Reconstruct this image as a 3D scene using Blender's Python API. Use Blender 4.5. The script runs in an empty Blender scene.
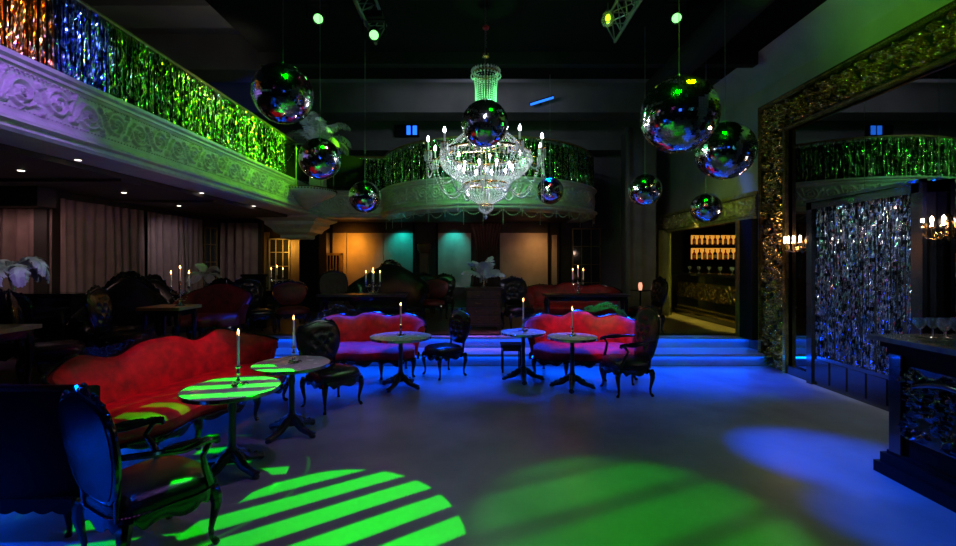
import bpy, math, random
import numpy as np
from mathutils import Vector, Matrix
PI = math.pi
rnd = random.Random(7)
sc = bpy.context.scene
COL = sc.collection
F = 451.0; EYE = 1.75; HX, HY = 478.0, 262.0
def P(px, py, d):                       # a point seen in the photograph at depth d metres
    return Vector(((px-HX)*d/F, d, EYE-(py-HY)*d/F))

# ------------------------------------------------------------------ camera, world, exposure
cam_d = bpy.data.cameras.new('camera'); cam = bpy.data.objects.new('camera', cam_d); COL.objects.link(cam)
cam.location = (0, 0, EYE); cam.rotation_euler = (PI/2, 0, 0)
cam_d.sensor_width = 36; cam_d.lens = F*36/956; cam_d.shift_y = -11/956; cam_d.clip_start = .05
sc.camera = cam
sc.view_settings.view_transform = 'Standard'; sc.view_settings.look = 'None'
sc.view_settings.exposure = 0.0; sc.view_settings.gamma = 1.0; sc.view_settings.use_curve_mapping = False
w = bpy.data.worlds.new('night'); sc.world = w; w.use_nodes = True
w.node_tree.nodes['Background'].inputs[0].default_value = (.5, .5, .75, 1)
w.node_tree.nodes['Background'].inputs[1].default_value = .004

# ------------------------------------------------------------------ stage and house lights, plus added fills
def spot(name, loc, tgt, color, energy, angle, blend=.3, radius=.04, gobo=None):
    l = bpy.data.lights.new(name, 'SPOT'); o = bpy.data.objects.new(name, l); COL.objects.link(o)
    o.location = loc
    d = Vector(tgt)-Vector(loc)
    o.rotation_euler = d.to_track_quat('-Z', 'Y').to_euler()
    l.color = color; l.energy = energy; l.spot_size = math.radians(angle); l.spot_blend = blend; l.shadow_soft_size = radius
    if gobo:                              # a striped gobo in the projector
        ang, freq, duty, soft, ph, r_in, r_ring = gobo
        l.use_nodes = True; nt = l.node_tree; n = nt.nodes; k = nt.links
        em = n['Emission']; tc = n.new('ShaderNodeTexCoord'); sx = n.new('ShaderNodeSeparateXYZ')
        k.new(tc.outputs['Normal'], sx.inputs[0])
        def m(op, a, b=None):
            q = n.new('ShaderNodeMath'); q.operation = op
            for i, v in enumerate((a, b)):
                if v is None: continue
                if isinstance(v, (int, float)): q.inputs[i].default_value = v
                else: k.new(v, q.inputs[i])
            return q.outputs[0]
        x = m('DIVIDE', sx.outputs[0], sx.outputs[2]); y = m('DIVIDE', sx.outputs[1], sx.outputs[2])
        u = m('ADD', m('MULTIPLY', x, math.cos(ang)), m('MULTIPLY', y, math.sin(ang)))
        v = m('SUBTRACT', m('MULTIPLY', y, math.cos(ang)), m('MULTIPLY', x, math.sin(ang)))
        wob = m('MULTIPLY', m('SINE', m('MULTIPLY', v, 9.0)), .004)
        s = m('SINE', m('ADD', m('MULTIPLY', m('ADD', u, wob), freq*2*PI), ph))
        r = n.new('ShaderNodeMapRange'); r.interpolation_type = 'SMOOTHSTEP'
        k.new(s, r.inputs[0]); th = math.cos(PI*duty)
        r.inputs[1].default_value = th-soft; r.inputs[2].default_value = th+soft
        rr = m('SQRT', m('ADD', m('MULTIPLY', x, x), m('MULTIPLY', y, y)))
        out = m('MULTIPLY', r.outputs[0], m('LESS_THAN', rr, r_in))
        if r_ring: out = m('ADD', out, m('MULTIPLY', m('LESS_THAN', m('ABSOLUTE', m('SUBTRACT', rr, r_ring)), .0028), .12))
        k.new(out, em.inputs['Strength'])
    return o
def point(name, loc, color, energy, radius=.03):
    l = bpy.data.lights.new(name, 'POINT'); o = bpy.data.objects.new(name, l); COL.objects.link(o)
    o.location = loc; l.color = color; l.energy = energy; l.shadow_soft_size = radius
    return o
def area(name, loc, tgt, color, energy, sx, sy):
    l = bpy.data.lights.new(name, 'AREA'); o = bpy.data.objects.new(name, l); COL.objects.link(o)
    o.location = loc; o.rotation_euler = (Vector(tgt)-Vector(loc)).to_track_quat('-Z', 'Y').to_euler()
    l.shape = 'RECTANGLE'; l.size = sx; l.size_y = sy; l.color = color; l.energy = energy
    return o
GREEN = (.0, 1, .0); LAV = (.42, .3, 1); BLUE = (.0, .1, 1); TEAL = (.0, .8, .75); AMBER = (1, .42, .06)
# striped green projectors
spot('green_projector_sofa', (-2.10, 5.85, 4.95), (-2.32, 3.62, 0), GREEN, 4200, 21.5, .02, .006, (1.8, 21, .5, .12, .6, .138, .168))
spot('green_projector_floor', (-1.36, 5.8, 4.85), (-1.0, 2.82, 0), GREEN, 5200, 20, .04, .008, (1.97, 20, .6, .2, 2.2, .162, 0))
spot('green_projector_right', (1.85, 4.3, 4.8), (1.05, 2.95, 0), GREEN, 1000, 27, .5, .02, (2.5, 9, .8, .9, 1.2, .3, 0))
for tg, an in (((2.05, 4.6, 3.25), 20), ((3.07, 5.6, 3.13), 16), ((2.44, 6.6, 2.80), 10), ((3.64, 7.2, 2.61), 9)): spot('green_pin_ball_right', (tg[0]-.8, tg[1]-1.3, 5.0), tg, GREEN, 420, an+4, .5, .22, (.3, 9, .6, .5, 0, .5, 0))
for tg, an in (((-1.95, 4.5, 3.43), 10), ((-1.89, 5.4, 2.98), 9), ((-1.75, 7.0, 2.76), 6), ((.07, 5.0, 3.28), 6)): spot('green_pin_ball', (tg[0]+.9, tg[1]-1.2, 5.0), tg, GREEN, 260, an+6, .5, .2)
# washes
spot('lavender_wash_floor', (-.9, 2.9, 5.0), (-.95, 3.9, 0), (.5, .24, 1), 250, 50, .9, .15)
spot('green_wash_floor', (2.6, 4.3, 5.0), (1.5, 4.2, 0), (.24, .7, .0), 130, 72, .8, .15)
spot('lavender_wash_balcony', (-1.6, 2.6, 4.9), (-4.2, 3.9, 3.3), (.40, .18, 1), 620, 32, .8, .1)
spot('amber_wash_tinsel', (-1.2, 2.8, 4.6), (-4.2, 3.9, 4.2), (1, .45, .06), 900, 18, .6, .1)
spot('blue_wash_tinsel', (-1.2, 4.4, 4.9), (-4.2, 4.85, 4.1), (.14, .2, 1), 600, 16, .7, .1)
for yy, en in ((6.1, 90), (7.7, 260), (9.3, 450), (10.9, 150)): spot('green_wash_balcony', (-1.6, yy+.9, 4.9), (-4.2, yy, 4.05), (.2, 1, .0), en, 46, .5, .08)
spot('green_wash_rail_far', (-1.5, 9.3, 4.9), (-4.2, 8.6, 4.2), (.25, 1, .1), 120, 50, .8, .1)
spot('teal_wash_rail', (-1.9, 10.4, 4.9), (-4.2, 7.0, 4.3), (.3, .8, .9), 70, 36, .8, .05)
spot('green_wash_far_balcony', (-.2, 7.4, 4.6), (.3, 11.2, 3.5), (.18, 1, .22), 240, 62, .8, .1)
spot('green_wash_wall', (1.6, 4.2, 4.0), (4.93, 5.0, 4.95), (.2, 1, .0), 260, 50, .9, .1)
spot('grey_wash_wall', (1.0, 6.0, 3.6), (4.93, 8.5, 4.4), (.45, .9, .4), 22, 60, .9, .1)
spot('gold_wash_lintel', (2.0, 6.6, 4.6), (4.8, 9.0, 2.75), (.6, .95, .1), 200, 34, .9, .1)
spot('blue_wash_bar', (.6, 6.0, 4.95), (3.15, 4.05, 0), (.0, .06, 1), 6500, 16, .8, .04)
spot('blue_wash_bar_foot', (-.3, 4.4, 4.95), (2.95, 3.0, 0), (.0, .06, 1), 3600, 12, .9, .04)
spot('blue_wash_bar_face', (.9, 5.0, 3.2), (3.4, 3.0, .7), (.0, .10, 1), 30, 36, .6, .04)
spot('blue_wash_chair', (-3.0, .9, 2.0), (-2.14, 2.42, .68), (.0, .07, 1), 420, 12, .4, .12)
spot('rose_wash_left_sofa', (-.6, 4.8, 4.9), (-3.2, 4.7, .85), (1, .02, .24), 470, 27, .7, .08)
spot('rose_wash_right_sofa', (1.2, 4.2, 4.9), (1.75, 7.1, .75), (1, .03, .26), 700, 20, .7, .08)
spot('wine_settee_fill', (1.2, 6.5, 4.6), (1.95, 9.5, 1.1), (1, .2, .2), 120, 26, .7, .08)  # fill added to brighten the wine red settee
spot('red_wash_middle_sofa', (-1.3, 4.6, 4.9), (-1.6, 7.2, .6), (1, .05, .06), 170, 24, .7, .08)
spot('green_pin_carving', (1.5, 5.2, 4.9), (1.98, 7.3, 1.02), (.02, 1, .2), 520, 8, .5, .05)
spot('pale_fill_carving', (-3.2, 5.3, 4.8), (-2.2, 7.35, .98), (.6, 1, .85), 120, 9, .5, .05)  # added pale fill for glints on the middle sofa's crest
spot('warm_frame_fill', (2.4, 5.4, 3.2), (4.9, 7.4, 2.6), (1, .75, .25), 90, 40, .9, .05)  # added warm fill to bring out the gilt mirror frame
spot('pin_spot_ball', (.1, .3, 4.9), (.07, 5.0, 3.28), (.75, .7, 1), 900, 9, .3, .07)
area('blue_ball_reflection_fill', (.0, -.8, 3.0), (0, 5, 2.6), (.03, .12, 1), 3, 1.0, .45)  # three unseen panels added behind the camera for the mirror balls to reflect
area('violet_ball_reflection_fill', (-2.6, -.8, 3.4), (0, 5, 2.6), (.7, .15, .8), 1.5, .35, .3)
area('cyan_ball_reflection_fill', (2.8, -.8, 3.2), (0, 5, 2.6), (.1, .6, .8), 1.5, .35, .3)
# blue battens over the stage steps
for xx in (-2.4, .8, 3.9):
    l = area('blue_batten', (xx, 8.9, 4.4), (xx, 6.7, 0), (.0, .05, 1), 44, 2.9, .15); l.data.spread = math.radians(22)
for xx in (-2.0, 2.6): area('blue_floor_strip', (xx, 7.55, .15), (xx, 5.6, -.05), (.0, .07, 1), 16, 3.8, .03)
l = area('blue_batten_steps', (.4, 7.9, 4.9), (.4, 7.95, 0), (.0, .06, 1), 32, 7.4, .15); l.data.spread = math.radians(16)
l = area('pink_batten', (.2, 8.1, 4.9), (.2, 8.3, 0), (.8, .2, .9), 6, 1.6, .2); l.data.spread = math.radians(16)
l = area('blue_batten_left', (-3.5, 2.5, 4.3), (-3.15, 2.4, 0), (.0, .07, 1), 34, .15, 2.0); l.data.spread = math.radians(18)
# under the balconies
spot('curtain_light_left', (-5.2, 5.6, 2.75), (-6.5, 8.0, 1.6), (1, .58, .56), 40, 60, .9, .04)
spot('curtain_light_mid', (-5.7, 8.3, 2.8), (-6.5, 9.8, 1.6), (.8, .72, .9), 40, 70, .9, .04)
area('curtain_light_front', (-6.9, 6.5, 2.5), (-7.0, 6.95, .5), (1, .62, .6), 3, .8, .15)

spot('curtain_light_far', (-5.3, 10.7, 2.8), (-6.3, 11.5, 1.6), (.8, .65, .6), 9, 80, .9, .04)
spot('plume_fill_left', (-4.9, 4.4, 2.8), (-6.1, 5.9, 1.8), (.85, .88, .95), 26, 26, .6, .05)  # added fill spots that brighten the three plumes
spot('plume_fill_balcony', (-2.6, 8.4, 5.0), (-3.75, 10.6, 4.9), (.7, .85, 1), 40, 24, .6, .05)
spot('plume_fill_chest', (.2, 6.8, 3.9), (.12, 9.1, 1.75), (.8, .8, 1), 30, 9, .6, .05)
spot('orange_glow_alcove', (-3.72, 12.6, 2.4), (-3.72, 13.4, 2.1), (1, .34, .02), 85, 110, 1, .2)
spot('orange_glow_left_alcove', (-5.6, 12.9, 2.2), (-5.6, 13.4, 2.1), (1, .45, .05), 22, 150, 1, .1)
spot('teal_wash_panel', (-2.2, 13.0, 2.85), (-2.25, 13.45, 2.0), TEAL, 44, 90, .9, .05)
spot('teal_wash_second_panel', (-.7, 13.0, 2.85), (-.7, 13.45, 2.0), TEAL, 44, 90, .9, .05)
area('pink_wash_panels', (.3, 12.4, 2.75), (.5, 13.5, 1.3), (1, .45, .4), 2.5, 2.6, .2)
spot('gold_glow_panel', (1.8, 12.5, 2.4), (1.7, 13.4, 2.0), (1, .45, .12), 34, 100, 1, .2)
point('bar_shelf_glow', (6.25, 11.6, 2.1), (1, .4, .08), 3, .05)
l = area('alcove_floor_light', (4.95, 10.3, 2.48), (4.95, 10.3, .4), (.9, .85, .1), 16, .1, 3.2); l.data.spread = math.radians(24)
area('back_bar_front_fill', (4.6, 9.6, 2.4), (5.3, 10.2, 1.0), (.9, .75, .2), 6, .3, 1.2)  # added fill so the gilt scrolls glimmer
spot('upper_far_wall_wash', (0, 9.0, 5.4), (0, 13.5, 5.6), (.75, .75, 1), 120, 120, .9, .2)
spot('upper_left_ceiling_wash', (-3.2, 6.6, 4.6), (-5.6, 7.6, 6.2), (.85, .75, .6), 45, 110, .9, .2)
spot('upper_left_blue', (-3.6, 9.0, 4.8), (-5.2, 10.9, 5.9), (.02, .05, 1), 60, 34, .4, .1)
spot('silver_tinsel_fill', (1.4, 3.6, 4.9), (4.8, 5.7, 1.5), (.62, .78, 1), 3000, 24, .6, .05)  # white-blue fill added to brighten the silver tinsel
spot('silver_tinsel_front_light', (2.2, 7.6, 4.9), (4.8, 5.7, 1.6), (.75, .8, 1), 700, 26, .6, .05)
spot('curtain_light_right', (2.6, 8.4, 5.0), (4.2, 11.0, 2.5), (.9, .8, .75), 45, 40, .9, .1)

# ------------------------------------------------------------------ materials
MATS = {}
def mat(name, base, rough=.5, metal=0, spec=.5, coat=0, var=0, vscale=8, bump=0, bscale=60, emit=None, estr=0, trans=0, sheen=0, col2=None, rvar=0, detail=4):
    if name in MATS: return MATS[name]
    m = bpy.data.materials.new(name); m.use_nodes = True; nt = m.node_tree; b = nt.nodes['Principled BSDF']
    b.inputs['Base Color'].default_value = (*base, 1); b.inputs['Roughness'].default_value = rough
    b.inputs['Metallic'].default_value = metal; b.inputs['Specular IOR Level'].default_value = spec
    b.inputs['Coat Weight'].default_value = coat; b.inputs['Transmission Weight'].default_value = trans
    if sheen:
        b.inputs['Sheen Weight'].default_value = sheen; b.inputs['Sheen Roughness'].default_value = .35
        b.inputs['Sheen Tint'].default_value = (*[min(1, c*1.6+.1) for c in base], 1)
    if emit: b.inputs['Emission Color'].default_value = (*emit, 1); b.inputs['Emission Strength'].default_value = estr
    tc = nt.nodes.new('ShaderNodeTexCoord')
    if var or col2 or rvar:
        nz = nt.nodes.new('ShaderNodeTexNoise'); nz.inputs['Scale'].default_value = vscale; nz.inputs['Detail'].default_value = detail
        nt.links.new(tc.outputs['Object'], nz.inputs['Vector'])
        rp = nt.nodes.new('ShaderNodeMapRange'); rp.inputs[1].default_value = .3; rp.inputs[2].default_value = .7
        nt.links.new(nz.outputs['Fac'], rp.inputs[0])
        if var or col2:
            mx = nt.nodes.new('ShaderNodeMix'); mx.data_type = 'RGBA'
            c2 = col2 or tuple(c*(1-var) for c in base)
            mx.inputs[6].default_value = (*base, 1); mx.inputs[7].default_value = (*c2, 1)
            nt.links.new(rp.outputs[0], mx.inputs[0]); nt.links.new(mx.outputs[2], b.inputs['Base Color'])
        if rvar:
            rr = nt.nodes.new('ShaderNodeMapRange'); rr.inputs[3].default_value = rough-rvar; rr.inputs[4].default_value = rough+rvar
            nt.links.new(rp.outputs[0], rr.inputs[0]); nt.links.new(rr.outputs[0], b.inputs['Roughness'])
    if bump:
        n2 = nt.nodes.new('ShaderNodeTexNoise'); n2.inputs['Scale'].default_value = bscale; n2.inputs['Detail'].default_value = 3
        nt.links.new(tc.outputs['Object'], n2.inputs['Vector'])
        bp = nt.nodes.new('ShaderNodeBump'); bp.inputs['Strength'].default_value = bump; bp.inputs['Distance'].default_value = .01
        nt.links.new(n2.outputs['Fac'], bp.inputs['Height']); nt.links.new(bp.outputs[0], b.inputs['Normal'])
    MATS[name] = m
    return m
M = dict(
    floor=mat('worn_concrete', (.20, .195, .19), .42, var=.55, vscale=.9, rvar=.12, bump=.12, bscale=14, detail=9),
    stagefloor=mat('dark_boards', (.10, .07, .05), .35, var=.5, vscale=2.5, bump=.1, bscale=20),
    riser=mat('step_laminate', (.3, .31, .4), .3, var=.2, vscale=3),
    black=mat('black_paint', (.005, .005, .006), .8, spec=.15, var=.4, vscale=1.5),
    ceil=mat('matt_black_ceiling', (.003, .003, .003), .9, spec=.05, var=.4, vscale=1),
    plaster=mat('grey_plaster', (.22, .22, .21), .8, var=.3, vscale=1.6, bump=.15, bscale=30),
    upper=mat('upper_grey_plaster', (.12, .12, .12), .85, var=.35, vscale=1.2),
    wallcloth=mat('dark_wall_covering', (.03, .022, .018), .7, var=.4, vscale=3),
    fascia=mat('pale_stucco', (.55, .54, .52), .42, var=.25, vscale=7, bump=.1, bscale=50),
    gold=mat('aged_gilding', (.62, .43, .12), .26, metal=.95, var=.6, vscale=9),
    lacquer=mat('black_lacquer', (.006, .006, .007), .16, spec=.6, coat=.4, var=.2, vscale=20),
    orangelitwood=mat('orange_lit_wood', (.42, .2, .05), .35, var=.4, vscale=9),  # orange candle glow put into the table top colour
    mattleather=mat('matt_black_leather', (.004, .004, .004), .55, spec=.08, bump=.2, bscale=120, var=.3, vscale=10),
    ebony=mat('ebonised_wood', (.005, .005, .006), .45, spec=.06, var=.3, vscale=15),
    leather=mat('black_leather', (.007, .007, .008), .22, spec=.5, bump=.25, bscale=120, var=.3, vscale=10),
    velvet=mat('red_velvet', (.62, .004, .02), .62, sheen=.3, col2=(.2, .0008, .006), vscale=9, bump=.35, bscale=28),
    velvetdark=mat('wine_red_velvet', (.22, .003, .01), .6, sheen=.3, col2=(.05, .001, .003), vscale=6, bump=.3, bscale=25),
    iron=mat('black_cast_iron', (.012, .012, .013), .3, spec=.6, var=.3, vscale=30, bump=.2, bscale=60),
    stone=mat('pale_stone_top', (.48, .48, .46), .24, var=.25, vscale=5, rvar=.08),
    rim=mat('polished_metal_rim', (.7, .68, .62), .12, metal=1, var=.3, vscale=12),
    silver=mat('polished_silver', (.75, .74, .72), .14, metal=1, var=.15, vscale=20),
    brass=mat('polished_brass', (.75, .5, .18), .18, metal=1, var=.2, vscale=20),
    wax=mat('white_wax', (.75, .72, .66), .45, var=.1, vscale=20),
    flame=mat('candle_flame', (1, .4, .1), .5, emit=(1, .36, .08), estr=26),
    bulb=mat('white_bulb', (1, 1, 1), .4, emit=(.93, .9, 1), estr=26),
    warmbulb=mat('warm_bulb', (1, .9, .8), .4, emit=(1, .72, .55), estr=28),
    crystal=mat('cut_crystal', (.80, .80, .86), .08, spec=1, coat=.6, var=.3, vscale=60),
    crystaldim=mat('hanging_glass_beads', (.6, .62, .6), .12, spec=1, var=.3, vscale=60),
    mirror=mat('dark_mirror_glass', (.34, .34, .34), .015, metal=1, var=.06, vscale=1.5),
    tile=mat('mirror_tile', (.9, .92, .95), .08, metal=1, var=.1, vscale=30),
    tilecore=mat('mirror_ball_grout', (.02, .02, .02), .5, var=.3, vscale=30),
    curtain=mat('taupe_curtain_cloth', (.22, .14, .13), .85, var=.25, vscale=5, bump=.15, bscale=90),
    drape=mat('dark_brown_drape', (.045, .028, .022), .8, var=.3, vscale=5),
    wood=mat('dark_polished_wood', (.05, .028, .015), .28, var=.5, vscale=12),
    oak=mat('brown_polished_wood', (.10, .05, .02), .35, var=.4, vscale=9),
    glass=mat('clear_glass', (.9, .93, .95), .03, trans=.9, var=.05, vscale=10),
    feather=mat('grey_white_feather', (.58, .6, .63), .8, var=.2, vscale=20),
    panel=mat('silvered_fabric_panel', (.36, .30, .25), .5, metal=0, var=.3, vscale=2.2, bump=.1, bscale=80),
    led=mat('blue_led_strip', (0, .05, 1), .5, emit=(.0, .10, 1), estr=26),
    greenlens=mat('green_lamp_lens', (0, 1, .1), .3, emit=(.22, 1, .22), estr=2.6),
    bluescreen=mat('blue_light_panel', (0, .2, 1), .3, emit=(.02, .18, 1), estr=1.6),
    downlight=mat('small_ceiling_lamp', (1, .9, .8), .3, emit=(1, .85, .7), estr=5),
    steel=mat('dull_steel', (.28, .28, .28), .4, metal=.8, var=.3, vscale=15),
    windowglass=mat('dark_window_glass', (.03, .035, .04), .06, spec=.8, var=.3, vscale=2),
    amberglass=mat('amber_bottle_glass', (.75, .25, .03), .12, spec=.8, trans=.3, var=.4, vscale=14, emit=None),
    redglass=mat('red_bottle_glass', (.7, .05, .02), .12, spec=.8, trans=.3, var=.4, vscale=14),
    bottlelabel=mat('cream_bottle_label', (.7, .6, .3), .6, var=.2, vscale=20),
    backlight=mat('backlit_shelf_panel', (.8, .5, .1), .5, emit=(1, .42, .05), estr=.7, var=.3, vscale=6),
    ornament=mat('green_lit_carving', (.02, .28, .07), .16, spec=.7, coat=.5, var=.3, vscale=20),  # green spotlight put into the colour of a black carved crest
    barstone=mat('grey_bar_stone', (.10, .10, .105), .22, var=.5, vscale=9),
    gilt=mat('dull_gilt_wood', (.3, .19, .07), .4, metal=.5, var=.4, vscale=14),
)
def tinselmat(name, cols, rough=.22):
    m = bpy.data.materials.new(name); m.use_nodes = True; nt = m.node_tree; b = nt.nodes['Principled BSDF']
    b.inputs['Metallic'].default_value = 1; b.inputs['Roughness'].default_value = rough
    tc = nt.nodes.new('ShaderNodeTexCoord'); mp = nt.nodes.new('ShaderNodeVectorMath'); mp.operation = 'SNAP'
    mp.inputs[1].default_value = (.035, .035, .05)
    wn = nt.nodes.new('ShaderNodeTexWhiteNoise'); cr = nt.nodes.new('ShaderNodeValToRGB'); cr.color_ramp.interpolation = 'CONSTANT'
    nt.links.new(tc.outputs['Object'], mp.inputs[0]); nt.links.new(mp.outputs[0], wn.inputs['Vector'])
    nt.links.new(wn.outputs['Value'], cr.inputs[0]); nt.links.new(cr.outputs[0], b.inputs['Base Color'])
    e = cr.color_ramp.elements
    while len(e) < len(cols): e.new(.5)
    for i, c in enumerate(cols): e[i].position = i/len(cols); e[i].color = (*c, 1)
    return m
M['tgoldlit'] = tinselmat('gold_lit_foil', [(.95, .6, .15), (.9, .35, .08), (1, .8, .4), (.3, .15, .03), (.9, .9, .85), (.8, .5, .1)])  # coloured stage light is mixed into the gold, blue and green foils
M['tbluelit'] = tinselmat('blue_lit_silver_foil', [(.35, .45, 1), (.6, .6, .9), (.15, .2, .8), (.05, .06, .2), (.9, .9, 1), (.3, .6, .6)])
M['tgreenlit'] = tinselmat('green_lit_silver_foil', [(.3, .8, .15), (.75, .85, .5), (.15, .4, .1), (.04, .06, .03), (.6, .8, .8), (.85, .7, .25)])
M['tsilver'] = tinselmat('silver_foil', [(.8, .85, .95), (.55, .65, .85), (.35, .5, .45), (.06, .07, .09), (.95, .95, 1), (.6, .55, .65)], .15)

# ------------------------------------------------------------------ mesh building
class MB:
    def __init__(s): s.v = []; s.f = []; s.mi = []; s.cur = 0
    def add(s, vs, fs):
        o = len(s.v); s.v += [tuple(p) for p in vs]; s.f += [tuple(i+o for i in f) for f in fs]; s.mi += [s.cur]*len(fs)
        return s
    def box(s, x0, x1, y0, y1, z0, z1, T=None):
        vs = [(x, y, z) for z in (z0, z1) for y in (y0, y1) for x in (x0, x1)]
        if T: vs = [T @ Vector(p) for p in vs]
        return s.add(vs, [(0, 2, 3, 1), (4, 5, 7, 6), (0, 1, 5, 4), (2, 6, 7, 3), (0, 4, 6, 2), (1, 3, 7, 5)])
    def loft(s, loops, cap=True, close=False):
        n = len(loops[0]); vs = [p for l in loops for p in l]; fs = []
        R = len(loops)
        for i in range(R if close else R-1):
            a = i*n; b = ((i+1) % R)*n
            for j in range(n):
                k = (j+1) % n; fs.append((a+j, a+k, b+k, b+j))
        if cap and not close: fs.append(tuple(range(n-1, -1, -1))); fs.append(tuple((R-1)*n+j for j in range(n)))
        return s.add(vs, fs)
    def tube(s, path, rad, n=8, cap=True, close=False, flat=1):
        path = [Vector(p) for p in path]; R = len(path)
        if not hasattr(rad, '__len__'): rad = [rad]*R
        loops = []; up = None
        for i, p in enumerate(path):
            t = (path[(i+1) % R if close else min(i+1, R-1)]-path[(i-1) % R if close else max(i-1, 0)])
            t = t.normalized() if t.length > 1e-9 else Vector((0, 0, 1))
            if up is None: up = Vector((0, 0, 1)) if abs(t.z) < .9 else Vector((0, 1, 0))
            a = t.cross(up)
            a = a.normalized() if a.length > 1e-6 else Vector((1, 0, 0))
            up = a.cross(t).normalized()
            loops.append([p+a*math.cos(2*PI*j/n)*rad[i]+up*math.sin(2*PI*j/n)*rad[i]*flat for j in range(n)])
        return s.loft(loops, cap, close)
    def lathe(s, prof, c=(0, 0, 0), n=24, wob=0):
        c = Vector(c)
        loops = [[c+Vector((r*math.cos(2*PI*j/n)*(1+wob*(j % 2)), r*math.sin(2*PI*j/n)*(1+wob*(j % 2)), z)) for j in range(n)] for r, z in prof]
        return s.loft(loops, True)
    def ball(s, c, r, n=8, m=5, sz=(1, 1, 1)):
        c = Vector(c)
        loops = [[c+Vector((math.sin(t)*math.cos(2*PI*j/n)*r*sz[0], math.sin(t)*math.sin(2*PI*j/n)*r*sz[1], -math.cos(t)*r*sz[2])) for j in range(n)] for t in [PI*(i+.25)/(m+.5-.0) for i in range(m+1)]]
        return s.loft(loops, True)
    def octa(s, c, r, h=None):
        x, y, z = c; h = h or r
        return s.add([(x+r, y, z), (x, y+r, z), (x-r, y, z), (x, y-r, z), (x, y, z+h), (x, y, z-h)],
                     [(0, 1, 4), (1, 2, 4), (2, 3, 4), (3, 0, 4), (1, 0, 5), (2, 1, 5), (3, 2, 5), (0, 3, 5)])
    def grid(s, A):                      # A: (nu, nv, 3) array
        nu, nv = A.shape[:2]; o = len(s.v); s.v += [tuple(p) for p in A.reshape(-1, 3)]
        fs = [(o+i*nv+j, o+(i+1)*nv+j, o+(i+1)*nv+j+1, o+i*nv+j+1) for i in range(nu-1) for j in range(nv-1)]
        s.f += fs; s.mi += [s.cur]*len(fs)
        return s
    def build(s, name, m, parent=None, smooth=True, ang=40, loc=None, **props):
        me = bpy.data.meshes.new(name); me.from_pydata(s.v, [], s.f)
        ms = m if isinstance(m, (list, tuple)) else [m]
        for q in ms: me.materials.append(M[q] if isinstance(q, str) else q)
        if len(ms) > 1: me.polygons.foreach_set('material_index', s.mi)
        if smooth:
            me.polygons.foreach_set('use_smooth', [True]*len(me.polygons)); me.set_sharp_from_angle(angle=math.radians(ang))
        me.update()
        o = bpy.data.objects.new(name, me); COL.objects.link(o)
        if parent: o.parent = parent
        if loc: o.location = loc
        for k, v in props.items(): o[k] = v
        return o
def thing(name, label, cat, loc=(0, 0, 0), rz=0, group=None):
    o = bpy.data.objects.new(name, None); COL.objects.link(o); o.empty_display_size = .1
    o.location = loc; o.rotation_euler = (0, 0, rz); o['label'] = label; o['category'] = cat
    if group: o['group'] = group
    return o
def tag(o, label, cat, group=None):
    o['label'] = label; o['category'] = cat
    if group: o['group'] = group
    return o
def st(mb, name, m, **k):
    o = mb.build(name, m, None, **k); o['kind'] = 'structure'; return o
def kids(o): return [c for c in bpy.data.objects if c.parent == o]
def copy_tree(o, loc=None, rz=None, label=None, group=None, scale=None, parent=None):
    ch = kids(o); c = o.copy(); COL.objects.link(c)
    if parent: c.parent = parent
    if loc is not None: c.location = loc
    if rz is not None: c.rotation_euler = (0, 0, rz)
    if scale is not None: c.scale = (scale,)*3
    if label: c['label'] = label
    if group: c['group'] = group
    for k in ch: copy_tree(k, parent=c)
    return c
def face(fx, fy): return math.atan2(fx, -fy)

# sweeps along a plan path; outward is to the right of travel
def frames(path):
    out = []; n = len(path)
    for i in range(n):
        a = Vector(path[max(i-1, 0)]); b = Vector(path[min(i+1, n-1)]); t = (b-a).normalized()
        out.append((Vector(path[i]), Vector((t.y, -t.x))))
    return out
def sweep(mb, path, prof):
    loops = [[(p.x+nv.x*o, p.y+nv.y*o, z) for o, z in prof] for p, nv in frames(path)]
    return mb.loft(loops, True)
def resample(path, step):
    pts = [Vector(p) for p in path]; L = [0]
    for a, b in zip(pts, pts[1:]): L.append(L[-1]+(b-a).length)
    n = max(2, int(L[-1]/step)); out = []; k = 0
    for i in range(n+1):
        s = L[-1]*i/n
        while k < len(L)-2 and L[k+1] < s: k += 1
        t = (s-L[k])/max(1e-9, L[k+1]-L[k]); out.append(pts[k].lerp(pts[k+1], t))
    return out, L[-1]
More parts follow.
